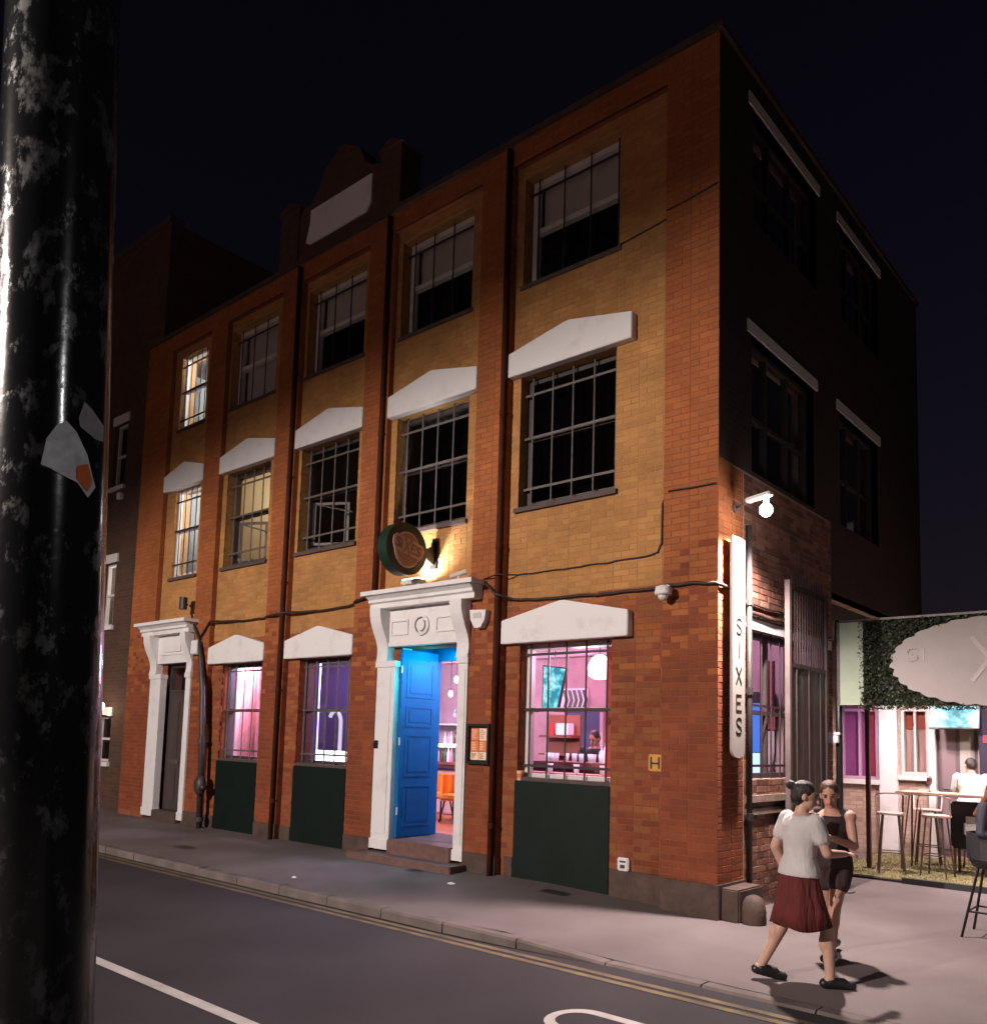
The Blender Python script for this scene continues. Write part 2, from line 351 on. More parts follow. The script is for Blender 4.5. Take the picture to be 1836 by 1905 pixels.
# ------------------------------------------------------------------ the brick building
BLD = thing('brick_building', 'three storey brick building with white window heads and a blue door', 'building', (-6.7, 0, 0))
TOP = 10.16
PIL = [(-13.38,-12.36),(-10.83,-10.25),(-8.46,-7.87),(-6.09,-5.51),(-3.65,-3.08),(-.68,0)]
BAY = [(-12.36,-10.83),(-10.25,-8.46),(-7.87,-6.09),(-5.51,-3.65),(-3.08,-.68)]
YB = .10                                            # the bay wall stands back from the pilasters
W1 = [(-12.02,-11.06),(-10.10,-8.70),(-7.79,-6.27),(-5.38,-3.88),(-2.93,-1.41)]     # first floor
W2 = [(-12.1,-11.1),(-10.2,-8.72),(-7.79,-6.27),(-5.40,-3.90),(-2.94,-1.40)]        # second floor
Z1 = (4.90, 6.70); Z2 = (8.02, 9.56)
WG = {1: (-9.88,-8.64), 2: (-7.55,-6.24), 4: (-2.83,-1.42)}; ZG = (1.34, 3.07)
HOLES = [(a, b, *Z1) for a, b in W1] + [(a, b, *Z2) for a, b in W2] + [(a, b, .05, ZG[1]) for a, b in WG.values()]
HOLES += [(-5.08,-3.72,.0,3.13), (-11.9,-10.95,.0,3.13)]

def cells(u0, u1, z0, z1, holes):
    us = sorted({u0, u1, *[h for k in holes for h in k[:2] if u0 < h < u1]}); zs = sorted({z0, z1, *[h for k in holes for h in k[2:] if z0 < h < z1]})
    for i in range(len(us)-1):
        for j in range(len(zs)-1):
            cu, cz = (us[i]+us[i+1])/2, (zs[j]+zs[j+1])/2
            if not any(h[0] < cu < h[1] and h[2] < cz < h[3] for h in holes): yield us[i], us[i+1], zs[j], zs[j+1]

BR = []            # every brick: centre, u direction, normal, length, height, material index
def brick_field(org, U, N, u0, u1, z0, z1, holes=(), mi=0, bond='flemish', row=.075):
    org, U, N = Vector(org), Vector(U), Vector(N); rn = random.Random(int((u0*7+z0*13)*100) & 0xffff)
    nrow = int((z1-z0)/row);
    for i in range(nrow):
        za = z0+i*row; zb = za+row-.0085; iv = [(u0, u1)]
        for h in holes:
            if h[2] < zb and h[3] > za:
                nv = []
                for a, b in iv:
                    if h[1] <= a or h[0] >= b: nv.append((a, b)); continue
                    if h[0] > a: nv.append((a, h[0]))
                    if h[1] < b: nv.append((h[1], b))
                iv = nv
        m0 = mi(za) if callable(mi) else mi
        for a, b in iv:
            u = a; k = i % 2
            while u < b-.035:
                m_ = (4 if rn.random() < .55 else 0) if callable(mi) and m0 == 0 else m0
                L_ = .215 if k % 2 == 0 else .1025
                if u == a and i % 2 == 1: L_ = .1025; 
                if u+L_ > b-.03: L_ = b-u
                c = org + U*(u+L_/2) + Vector((0, 0, (za+zb)/2)) + N*rn.uniform(-.0012, .0016)
                BR.append((c, U, N, L_, zb-za, 3 if m_ == 0 and za+rn.gauss(0,.5) < 3.1 else m_)); u += L_+.0085; k += 1
X, Y_ = (1, 0, 0), (0, 1, 0); F = (0, -1, 0)
def stockz(z): return 1 if z > 3.62 else 0
mw = MB(); mw2 = MB()
for i, (a, b) in enumerate(PIL):
    hz = []
    top = TOP-.08
    mw.box(a+.004, b-.004, .004, .3, 0, top)
    brick_field((0,0,0), X, F, a, b, .33 if i != 0 else .2, top, [(-13.4,-12.0,-1,0)] , 0)
    if i < 5: brick_field((b,0,0), Y_, (1,0,0), .0, YB-.012, .3, 9.74, (), 0)     # right return of the pilaster
for i, (a, b) in enumerate(BAY):
    mw.box(a-.01, b+.01, .004, .3, 9.75, TOP-.08)                 # parapet over the recessed bay
    brick_field((0,0,0), X, F, a+.006, b-.006, 9.75, TOP-.08, (), 0)
    for c in cells(a-.02, b+.02, 0, 3.55, HOLES): mw.box(c[0], c[1], YB+.004, .42, c[2], c[3])
    for c in cells(a-.02, b+.02, 3.55, 9.75, HOLES): mw2.box(c[0], c[1], YB+.004, .42, c[2], c[3])
    low = 3.45 if i in (1, 2) else 3.62
    brick_field((0,YB,0), X, F, a, b, .06, 9.74, HOLES, lambda z, low=low: 1 if z > low else 0)
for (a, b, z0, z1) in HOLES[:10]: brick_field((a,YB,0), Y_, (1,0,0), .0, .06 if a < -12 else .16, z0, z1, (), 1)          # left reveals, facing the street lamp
for k, (a, b) in WG.items(): brick_field((a,YB,0), Y_, (1,0,0), .0, .10, ZG[0], ZG[1], (), 0)
mw.build('wall', M['mortar'], BLD); mw2.build('wall', M['mortar_stock'], BLD)
# corner return and side wall
SIDE_H = [(.82, 2.95, 1.45, 3.17), (.85, 2.85, 5.05, 6.72), (3.85, 5.6, 5.05, 6.72), (.9, 3.0, 8.2, 9.65), (3.95, 5.75, 8.2, 9.65)]
ms = MB()
for c in cells(.3, 8.0, 0, TOP-.08, SIDE_H+[(3.45, 8.0, -1, 4.0)]): ms.box(-.32, -.009, c[0], c[1], c[2], c[3])
ms.box(-1.7,-.33,3.3,3.45,0,3.99); ms.box(-1.7,-1.55,3.45,7.6,0,3.99)
ms.build('side_wall', M['mortar_side'], BLD)
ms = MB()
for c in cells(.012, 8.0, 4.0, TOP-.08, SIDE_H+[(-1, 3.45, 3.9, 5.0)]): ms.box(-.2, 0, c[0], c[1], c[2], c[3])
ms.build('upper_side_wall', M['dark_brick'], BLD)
brick_field((0,0,0), Y_, (1,0,0), .0, .62, .1, 5.0, (), 0)
brick_field((0,0,0), Y_, (1,0,0), .66, 3.45, .1, 5.0, SIDE_H, 2)
ms = MB(); ms.box(-.02, .035, .68, 3.4, 1.19, 1.27); ms.box(-.02, .02, .68, 3.4, 1.05, 1.12); ms.build('brick_ledge', M['mortar_side'], BLD)
# place the bricks: the 300 that show largest one by one, the rest as one part
def size(b): d = b[0]-CAM; return (b[3]*b[4])/max(d.length_squared, .1)*abs(b[2].dot(d.normalized()))*(2 if b[0].z < 5 else 1)
std = [i for i, b in enumerate(BR) if abs(b[3]-.215) < .001 and b[5] != 9]
std.sort(key=lambda i: -size(BR[i])); single = set(std[:300])
BMAT = [M['red'], M['stock'], M['brown'], M['low_red'], M['mid']]
proto = {}
def brick_verts(L_, h, d=.03): 
    e = .003
    return [(-L_/2,d,-h/2),(L_/2,d,-h/2),(L_/2,d,h/2),(-L_/2,d,h/2),(-L_/2,e,-h/2),(L_/2,e,-h/2),(L_/2,e,h/2),(-L_/2,e,h/2),(-L_/2+e,0,-h/2+e),(L_/2-e,0,-h/2+e),(L_/2-e,0,h/2-e),(-L_/2+e,0,h/2-e)]
BF = [(0,1,5,4),(1,2,6,5),(2,3,7,6),(3,0,4,7),(4,5,9,8),(5,6,10,9),(6,7,11,10),(7,4,8,11),(8,9,10,11)]
bo = origin_of(BLD); rn = random.Random(11)
for i in std[:300]:
    c, U, N, L_, h, mi = BR[i]
    key = mi
    if key not in proto:
        me = bpy.data.meshes.new('brick'); me.from_pydata(brick_verts(.215, .0665), [], BF); me.materials.append(BMAT[mi]); proto[key] = me
    o = bpy.data.objects.new('brick', proto[key]); COL.objects.link(o); o.parent = BLD; o.location = c-bo
    if N.x > .5: o.rotation_euler = (0, 0, R(90))
vs, fs, mi_, rr = [], [], [], []
for i, (c, U, N, L_, h, m_) in enumerate(BR):
    if i in single: continue
    b0 = len(vs); r_ = rn.random()
    for q in brick_verts(L_, h): p = c + U*q[0] - N*q[1]; vs.append((p.x, p.y, p.z+q[2]))
    fs += [tuple(k+b0 for k in f) for f in BF]; mi_ += [m_]*9; rr += [r_]*9
me = bpy.data.meshes.new('bricks'); me.from_pydata(vs, [], fs)
for m_ in BMAT: me.materials.append(m_)
me.polygons.foreach_set('material_index', mi_)
at = me.attributes.new('rnd', 'FLOAT', 'FACE'); at.data.foreach_set('value', rr); me.update()
tag(link('bricks', me, BLD), kind='stuff')

# coping, plinth, roof, floors, back
c = MB(); c.box(-13.42,.05,-.04,.34,TOP-.08,TOP); c.build('coping', M['coping'], BLD)
c = MB(); c.box(-.33,.04,.34,8.04,TOP-.08,TOP); c.build('coping', M['coping'], BLD)
PL = [(-.66,.022,-.022,.005,.36),(.001,.022,.005,.64,.36)] + [(a-.012,b+.012,-.02,.006,.33) for a, b in PIL[1:5]]
PL += [(-3.0,-2.87,.085,.11,.33),(-1.40,-.69,.085,.11,.36),(-10.25,-9.92,.085,.11,.3),(-8.62,-8.46,.085,.11,.3),(-7.87,-7.59,.085,.11,.3),(-6.22,-6.09,.085,.11,.3)]
for q in PL: c = MB(); c.box(q[0],q[1],q[2],q[3],-.05,q[4]); c.build('plinth', M['plinth'], BLD)
c = MB(); c.box(-13.3,-.33,.43,8.0,9.75,9.9); c.build('roof', M['coping'], BLD)
c = MB(); c.box(-13.3,-.33,.43,8.0,7.15,7.45); c.box(-13.3,-.33,.43,8.0,3.75,4.2); c.box(-13.3,-.33,7.8,8.0,0,9.74); c.box(-13.3,-13.1,.43,8,0,9.74); c.build('floor_slab', M['room_dark'], BLD)
c = MB(); c.box(-10.72,-10.55,.43,3.4,4.21,7.14); c.box(-13.09,-10.72,3.3,3.4,4.21,7.14); c.box(-10.72,-10.55,.43,3.4,7.46,9.74); c.box(-13.09,-10.72,3.3,3.4,7.46,9.74); c.build('partition', M['room_white'], BLD)
c = MB(); c.box(-10.5,-8.2,2.6,2.7,4.21,7.14); c.box(-8.2,-8.1,.43,2.7,4.21,7.14); c.build('partition', M['room_cream'], BLD)
# bar room on the ground floor
c = MB(); c.box(-13.09,-1.6,.43,7.8,.2,.35); c.box(-1.6,-.33,.43,3.2,.2,.35); c.build('bar_floor', M['room_floor'], BLD)
c = MB(); c.box(-13.09,-1.6,.43,7.8,3.6,3.74); c.box(-1.6,-.33,.43,3.2,3.6,3.74)
for yy in (1.6, 2.9, 4.2): c.box(-11.5,-1.6,yy,yy+.14,3.38,3.6)
c.build('bar_ceiling', M['ceil'], BLD)
c = MB(); c.box(-11.9,-1.75,4.6,4.75,.36,3.59); c.box(-11.75,-11.6,.43,4.6,.36,3.59); c.box(-1.55,-.34,2.75,2.85,.36,3.59); c.build('bar_wall', M['room_pink'], BLD)

# ---- windows
def head_stone(a, b, zb, zs, za, y0=-.012):
    """white painted stone head: shallow gable top, small drop under the ends"""
    m_ = MB(); mid = (a+b)/2
    m_.prism([(a, zb),(b, zb),(b, zs),(mid+.04, za),(mid-.04, za),(a, zs)], 'y', y0, .115)
    m_.box(a+.12, b-.12, .115, .30, zb+.015, zs-.02)
    bm = bmesh.new(); tmp = m_.mesh('window_head', M['white']); bm.from_mesh(tmp)
    bmesh.ops.bevel(bm, geom=[e for e in bm.edges if e.is_boundary is False and e.calc_face_angle(0) > .5], offset=.008, segments=2, affect='EDGES')
    bm.to_mesh(tmp); bm.free(); return link('window_head', tmp, BLD)
for i, (a, b) in enumerate(BAY):
    b1 = -1.13 if i == 4 else b
    head_stone(a+.004, b1-.004, 6.70, 7.03, 7.215)
    if i in WG: head_stone(a+.004, b1-.004, 3.07, 3.375, 3.57)

def panes(par, x0, x1, zs, y, glass=None, n=1):
    for k in range(len(zs)-1):
        for j in range(n):
            xa = x0+(x1-x0)*j/n; xb = x0+(x1-x0)*(j+1)/n
            p = MB(); p.box(xa+.012, xb-.012, y-.003, y+.003, zs[k]+.012, zs[k+1]-.012); p.build('pane', glass or M['glass'], par)
def grille(par, x0, x1, z0, z1, y, xs, hz, m_, r=.012):
    for x in xs:
        g_ = MB(); g_.cyl((x,y,z0),(x,y,z1), r, n=8); g_.build('security_bar', m_, par)
    for z in hz:
        g_ = MB(); g_.box(x0,x1,y-.006,y+.006,z-.016,z+.016); g_.build('cross_bar', m_, par)
def frame_mb(x0, x1, z0, z1, y0, y1, w, rails=(), wr=.05, mull=(), wm=.04):
    f_ = MB(); f_.box(x0,x0+w,y0,y1,z0,z1); f_.box(x1-w,x1,y0,y1,z0,z1); f_.box(x0+w,x1-w,y0,y1,z0,z0+w); f_.box(x0+w,x1-w,y0,y1,z1-w,z1)
    for z in rails: f_.box(x0+w,x1-w,y0+.004,y1-.004,z-wr/2,z+wr/2)
    for x in mull: f_.box(x-wm/2,x+wm/2,y0+.008,y1-.008,z0+w,z1-w)
    return f_
def sill(par, a, b, z, m_=None, out=.05):
    s_ = MB(); s_.prism([(YB-out, z-.075),(.3, z-.075),(.3, z+.02),(YB-out, z-.015)], 'x', a-.04, b+.04); s_.build('sill', m_ or M['sill'], par)

for i, (a, b) in enumerate(W1):
    w = link('window', frame_mb(a, b, Z1[0]+.02, Z1[1], .27 if i else .17, .36 if i else .24, .07 if i else .045, (5.86,), .06).mesh('window', M['frame_dark'] if i else M['frame_white']), BLD)
    panes(w, a+.07, b-.07, (Z1[0]+.09, 5.83, Z1[1]-.07), .315 if i else .205, n=2 if i else 1)
    sill(w, a, b, Z1[0])
    n = 5; xs = [a+.14+(b-a-.2)*k/(n-1) for k in range(n)] if i else [a+.17+.2*k for k in range(5)]
    grille(w, a, b, Z1[0]+.02, Z1[1], .2 if i else .135, xs, (5.16, 5.86, 6.46), M['bars'] if i else M['bars_dark'])
    if i in (1, 2):      # one casement stands open on its stay
        ang = R(28); cs, sn = math.cos(ang), math.sin(ang); L_ = (b-a)/2-.1; z0, z1 = 5.95, 6.6; hx = a+.1; st = MB()
        fr = frame_mb(0, L_, 5.05, 5.8, -.02, .02, .045)
        fr.v = [(hx+p[0]*cs-p[1]*sn, .34+p[0]*sn+p[1]*cs, p[2]) for p in fr.v]; fr.build('open_casement', M['frame_dark'], w)
        st.cyl((hx+.1,.3,5.75),(hx+L_*1.5,.38,5.5), .014, n=6); st.build('window_stay', M['bars'], w)
for i, (a, b) in enumerate(W2):
    lit = i == 0
    w = link('window', frame_mb(a+.02, b-.02, Z2[0]+.02, Z2[1], .17 if lit else .26, .24 if lit else .36, .05 if lit else .075, (8.83,), .07).mesh('window', M['frame_white']), BLD)
    panes(w, a+.095, b-.095, (Z2[0]+.09, 8.8, Z2[1]-.075), .205 if lit else .31, n=1)
    sill(w, a, b, Z2[0], out=.02)
    n = 5 if lit else 4
    xs = [a+.16+(b-a-.25)*k/(n-1) for k in range(n)]
    grille(w, a, b, Z2[0]+.02, Z2[1], .13 if lit else .215, xs, (9.36,) if not lit else (9.36, 8.8, 8.2), M['bars_dark'], .011)
    if not lit:
        bl = MB(); zb = 8.86 if i != 1 else 8.2; bl.box(a+.11, b-.11, .40, .405, zb, Z2[1]-.02); bl.build('roller_blind', M['blind'], w)
for k, (a, b) in WG.items():
    w = link('window', frame_mb(a, b, ZG[0], ZG[1]-.01, .24, .36, .06, (2.22,), .05).mesh('window', M['frame_white'] if k == 4 else M['frame_dark']), BLD)
    panes(w, a+.06, b-.06, (ZG[0]+.06, 2.2, ZG[1]-.07), .30, n=1)
    s_ = MB(); s_.box(a, b, .11, .238, ZG[0]-.035, ZG[0]+.012); s_.build('sill', M['sill'], w)
    n = 5 if k != 4 else 6
    xs = {1: [-9.8,-9.58,-9.3,-9.02,-8.75], 2: [-7.5,-7.22,-6.93,-6.66,-6.38], 4: [-2.72,-2.43,-2.15,-1.85,-1.54]}[k]
    grille(w, a, b, ZG[0]+.012, ZG[1], .2, xs, (1.5, 2.22, 2.93), M['bars'] if k != 4 else M['bars_dark'], .012)
    p = MB(); p.bevbox(a-.03, b+.01, .085, .19, .06, ZG[0]-.036, .008)
    for q in range(1, 1): pass
    p.build('green_board', M['green'], BLD)
# side wall openings
for (y0, y1, z0, z1) in SIDE_H:
    f_ = MB(); w_ = .06
    f_.box(-.2,-.1,y0,y0+w_,z0,z1); f_.box(-.2,-.1,y1-w_,y1,z0,z1); f_.box(-.2,-.1,y0+w_,y1-w_,z0,z0+w_); f_.box(-.2,-.1,y0+w_,y1-w_,z1-w_,z1)
    for t in (1/3, 2/3): f_.box(-.19,-.11,y0+(y1-y0)*t-.025,y0+(y1-y0)*t+.025,z0+w_,z1-w_)
    zm = z0+(z1-z0)*.45; f_.box(-.185,-.115,y0+w_,y1-w_,zm-.025,zm+.025)
    w = f_.build('side_window', M['frame_dark'], BLD)
    p = MB(); p.box(-.153,-.147,y0+w_,y1-w_,z0+w_,z1-w_); p.build('pane', M['glass'], w)
    m_ = MB(); zt = z1+.005
    m_.box(-.02,.012 if z1 < 4 else .02,y0-.13,y1+.1 if z1 > 4 else 3.4,zt,zt+.15 if z1 > 4 else zt+.12); m_.build('side_lintel', M['white'], BLD)
    if z1 < 4:
        for k in range(8):
            b_ = MB(); yy = y0+.14+k*.27; b_.cyl((-.05,yy,z0),(-.05,yy,z1),.011,n=6); b_.build('security_bar', M['bars_dark'], w)
        for z in (1.6, 2.3):
            b_ = MB(); b_.box(-.056,-.044,y0,y1,z-.014,z+.014); b_.build('cross_bar', M['bars_dark'], w)

# ---- gable over the third bay
g = MB(); cx = -6.95
prof = [(-8.05,TOP),(-5.9,TOP),(-5.9,11.02),(-6.0,11.12),(-6.15,11.16),(-6.32,11.3),(-6.48,11.62),(-6.95,11.9),(-7.42,11.62),(-7.58,11.3),(-7.75,11.16),(-7.95,11.12),(-8.05,11.02)]
g.prism(prof, 'y', .0, .34); gb = g.build('gable', M['far_brick'], BLD)
g = MB(); g.prism([(-7.82,10.42),(-7.72,10.36),(-6.22,10.36),(-6.10,10.5),(-6.10,10.98),(-7.72,10.98),(-7.72,10.75),(-7.78,10.55)], 'y', -.03, -.002); g.build('white_panel', M['white'], gb)
for a, b in ((-8.6,-8.06), (-5.89,-5.4)):
    g = MB(); g.box(a,b,-.03,.4,TOP,11.2); g.prism([(a-.04,11.2),(b+.04,11.2),((a+b)/2,11.36)], 'y', -.07, .44); g.build('gable_pier', M['far_brick'], gb)

# ---- drainpipes
def drainpipe(x, z0, z1, y=-.045, r=.040):
    p = MB(); p.cyl((x,y,z0),(x,y,z1),r,n=14); o = p.build('drainpipe', M['pipe'], BLD, smooth=True)
    z = z0+.6
    while z < z1-.3:
        k = MB(); k.cyl((x,y,z),(x,y,z+.07),r+.007,n=14); k.box(x-.055,x+.055,y+.02,-.001,z+.02,z+.05); k.build('pipe_collar', M['pipe'], o); z += 1.83
    return o
drainpipe(-3.12,.08,10.0); drainpipe(-5.585,3.99,10.0); drainpipe(-7.92,.08,10.0); None
p = MB(); p.cyl((.05,.68,.0),(.05,.68,4.35),.03,n=12); o = p.build('drainpipe', M['darkmetal'], BLD, smooth=True)
for z in (1.0, 2.4, 3.42):
    k = MB(); k.cyl((.05,.68,z),(.05,.68,z+.08),.042,n=12); k.box(.001,.05,.64,.72,z+.02,z+.06); k.build('pipe_collar', M['darkmetal'], o)

# ---- entrance with its white surround
def moulded_cornice(par, a, b, zb, name='cornice', y1=.11):
    m_ = MB()
    prof = [(y1,zb),(-.16,zb),(-.16,zb+.07),(-.20,zb+.09),(-.20,zb+.13),(-.25,zb+.17),(-.28,zb+.185),(-.28,zb+.25),(y1,zb+.262)]
    m_.prism(prof, 'x', a+.07, b-.07)
    m_.box(a, b, -.305, .09, zb+.186, zb+.248)
    m_.build(name, M['white'], par)
def console(par, a, b, zt):
    pts = [(-.02,zt-.78)]
    for k in range(13):
        t = k/12; y = -.055-.16*(t**1.7)+.035*math.sin(t*math.pi*2); pts.append((y, zt-.78+.78*t))
    pts.append((.11, zt)); pts.append((.11, zt-.78))
    m_ = MB(); m_.prism(pts, 'x', a, b); m_.build('bracket', M['white'], par, smooth=False)
en = bpy.data.objects.new('door_surround', None); COL.objects.link(en)
en.parent = BLD; en.location = Vector((-4.4,0,.2))-bo
moulded_cornice(en, -5.60, -3.36, 3.70)
console(en, -5.47, -5.24, 3.70); console(en, -3.84, -3.62, 3.70)
m_ = MB(); m_.box(-5.47,-3.62,-.012,.26,3.14,3.72); m_.box(-5.42,-3.66,-.03,-.012,3.14,3.2); m_.build('frieze', M['white'], en)
for a, b in ((-5.2,-4.83),(-4.27,-3.9)):
    m_ = MB()
    for q in ((a,b,3.3,3.325),(a,b,3.5,3.525),(a,a+.025,3.325,3.5),(b-.025,b,3.325,3.5)): m_.box(q[0],q[1],-.032,-.012,q[2],q[3])
    m_.build('panel_moulding', M['white'], en)
m_ = MB()
for r0, r1, d in ((.15,.115,-.045),(.085,.0,-.06)):
    n = 24; c0 = Vector((-4.55,0,3.42)); o_ = [(c0.x+r0*math.cos(2*math.pi*k/n), d, c0.z+r0*math.sin(2*math.pi*k/n)) for k in range(n)]
    i_ = [(c0.x+r1*math.cos(2*math.pi*k/n), d-.01, c0.z+r1*math.sin(2*math.pi*k/n)) for k in range(n)]
    w_ = [(c0.x+r0*math.cos(2*math.pi*k/n), -.011, c0.z+r0*math.sin(2*math.pi*k/n)) for k in range(n)]
    m_.add(w_+o_+i_, [(k,(k+1)%n,n+(k+1)%n,n+k) for k in range(n)]+[(n+k,n+(k+1)%n,2*n+(k+1)%n,2*n+k) for k in range(n)])
m_.build('roundel', M['white'], en)
for a, b, s in ((-5.46,-5.07,1), (-3.80,-3.63,-1)):
    m_ = MB(); m_.box(a,b,-.03,.11,.22,2.93); m_.box(a-.015,b+.015,-.045,.112,.2,.34); m_.box(a-.02,b+.02,-.05,.112,2.84,2.92); m_.box(a+.03 if s > 0 else a+.04, b-.08 if s > 0 else b-.03, -.042,-.03,.42,2.76)
    (m_.box(a+.2,b,.112,.30,.36,3.13) if s > 0 else m_.box(a,b,.112,.30,.36,3.13)); m_.build('jamb', M['white'], en)
for (yf, z0, z1, a, b) in ((-.34,.0,.16,-5.62,-3.55),(-.08,.161,.36,-5.06,-3.81)):
    m_ = MB(); m_.bevbox(a,b,yf,.30,z0-.05,z1,.012); m_.build('step', M['step'], en)
m_ = MB(); m_.box(-5.3,-3.6,.30,1.1,.3,.365); m_.build('porch_floor', M['pave'], en)
m_ = MB(); m_.box(-5.3,-5.2,.43,.96,.366,3.2); m_.box(-3.7,-3.6,.43,.96,.366,3.2); m_.box(-5.2,-3.7,.30,.96,3.2,3.3); m_.build('porch_lining', M['door_blue'], en)
# open leaf folded back against the left side of the porch
lf = MB(); lf.box(-5.065,-5.01,.06,.80,.38,3.10); leaf = lf.build('blue_door', M['door_blue'], BLD); leaf['label'] = 'bright blue panelled door leaf folded open'
def panel(par, y0, y1, z0, z1):
    m_ = MB(); w_ = .03
    for q in ((y0,y1,z0,z0+w_),(y0,y1,z1-w_,z1),(y0,y0+w_,z0+w_,z1-w_),(y1-w_,y1,z0+w_,z1-w_)): m_.box(-5.01,-5.003,*q)
    m_.prism([(y0+.07,z0+.07),(y1-.07,z0+.07),(y1-.07,z1-.07),(y0+.07,z1-.07)],'x',-5.01,-5.005); m_.build('door_panel', M['door_blue'], par)
for z0, z1 in ((.52,1.12),(1.24,1.86),(1.97,2.28),(2.40,2.94)): panel(leaf, .16, .71, z0, z1)
m_ = MB()
for z in (.7, 1.7, 2.75): m_.cyl((-5.005,.05,z),(-5.005,.05,z+.11),.012,n=8)
m_.build('hinge', M['frame_white'], leaf)
fr = MB(); fr.box(-5.2,-5.10,.86,.96,.366,3.0); fr.box(-3.82,-3.7,.86,.96,.366,3.0); fr.box(-5.2,-3.7,.86,.96,3.0,3.2); fr.build('inner_door_frame', M['door_blue'], BLD)
st = MB(); st.box(-4.98,-3.85,.36,.50,3.16,3.198); st.build('light_strip', emis('cyan tube', (.10,.93,1.0), 9), en)
area('porch_light', (-4.5,.5,3.10), (-4.9,.5,1.6), 36, 1.2, .3, (.02,.74,1.0))
point('porch_glow', (-4.75,.45,2.95), 4.0, (.0,.95,.75), .1)
m_ = MB(); m_.bevbox(-5.44,-5.36,-.052,-.03,1.64,1.76,.005); en2 = m_.build('intercom', M['black'], None); tag(en2, 'small black intercom box on the white jamb left of the blue door', 'intercom')

# brown side door
en3 = bpy.data.objects.new('door_surround', None); COL.objects.link(en3); en3.parent = BLD; en3.location = Vector((-11.4,0,.2))-bo
moulded_cornice(en3, -12.62, -10.66, 3.70)
console(en3, -12.36, -12.1, 3.70); console(en3, -10.95, -10.76, 3.70)
m_ = MB(); m_.box(-12.36,-10.76,-.012,.3,3.14,3.72); m_.box(-12.0,-11.0,-.03,-.012,3.3,3.33); m_.box(-11.8,-11.2,-.04,-.012,3.36,3.5); m_.build('frieze', M['white'], en3)
for a, b in ((-12.32,-11.9),(-10.95,-10.78)):
    m_ = MB(); m_.box(a,b,-.03,.11,.2,2.93); m_.box(a-.015,b+.015,-.045,.112,.15,.3); m_.box(a-.02,b+.02,-.05,.112,2.84,2.92); m_.box(a,b,.112,.24,.25,3.14); m_.build('jamb', M['white'], en3)
m_ = MB(); m_.bevbox(-11.89,-10.96,-.06,.42,.0,.28,.012); m_.build('step', M['coping'], en3)
d = MB(); d.box(-11.9,-10.95,.175,.225,.29,2.55)
for x0, x1, z0, z1 in ((-11.78,-11.48,.45,1.1),(-11.37,-11.07,.45,1.1),(-11.78,-11.48,1.3,2.4),(-11.37,-11.07,1.3,2.4)): d.box(x0,x1,.165,.175,z0,z1)
dr = d.build('brown_door', M['door_brown'], BLD)
d = MB(); d.bevbox(-11.62,-11.38,.145,.165,1.17,1.25,.006); d.build('letterbox', M['bars'], dr)
f_ = frame_mb(-11.9,-10.95,2.55,3.13,.17,.23,.07).build('transom', M['frame_dark'], BLD)
p = MB(); p.box(-11.83,-11.02,.197,.203,2.62,3.06); p.build('pane', M['glass'], f_)
b_ = MB(); b_.box(-12.6,-10.8,1.8,1.9,.3,3.5); b_.box(-12.6,-12.5,.45,1.8,.3,3.5); b_.box(-10.85,-10.75,.45,1.8,.3,3.5); b_.build('hall_wall', M['room_white'], BLD)
point('hall_light', (-11.5,1.2,3.2), 140, (.95,1.0,.95), .1)
m_ = MB(); m_.box(-11.9,-11.885,.14,.27,2.72,2.90); tag(m_.build('door_number', M['darkmetal']), 'small dark plate on the inner white jamb of the brown door', 'plate')

# lit rooms upstairs
point('upstairs_light', (-11.9,1.6,6.9), 700, (.92,.97,1.0), .2); point('upstairs_light', (-11.9,1.6,9.55), 900, (.9,.96,1.0), .2)
point('upstairs_light', (-9.6,1.7,6.6), 34, (1.0,.72,.36), .15)
def shelf_unit(label, loc):
    t = thing('shelf_unit', label, 'shelving', loc, 'shelf units behind the lit windows')
    x, y, z = loc
    m_ = MB()
    for k in range(6): m_.box(x,x+.55,y,y+.3,z+.28*k,z+.28*k+.025)
    m_.build('shelf', M['frame_white'], t)
    for xx in (x-.03, x+.55):
        m_ = MB(); m_.box(xx,xx+.03,y,y+.3,z,z+1.5); m_.build('upright', M['bars'], t)
    for k in range(5):
        m_ = MB(); m_.box(x+.06,x+.3+.04*(k%3),y+.03,y+.25,z+.28*k+.026,z+.28*k+.2); m_.build('file_box', M['bars'], t)
shelf_unit('grey shelf unit behind the lit window of the middle floor', (-12.35,1.1,4.95)); shelf_unit('grey shelf unit behind the lit window of the top floor', (-12.35,1.1,8.2))
m_ = MB(); m_.ell((-4.65,.75,8.3),(.025,.025,.025)); tag(m_.build('indicator_lamp', emis('green led', (.3,1,.75), 5)), 'tiny green indicator light in the dark top window above the round sign', 'light')

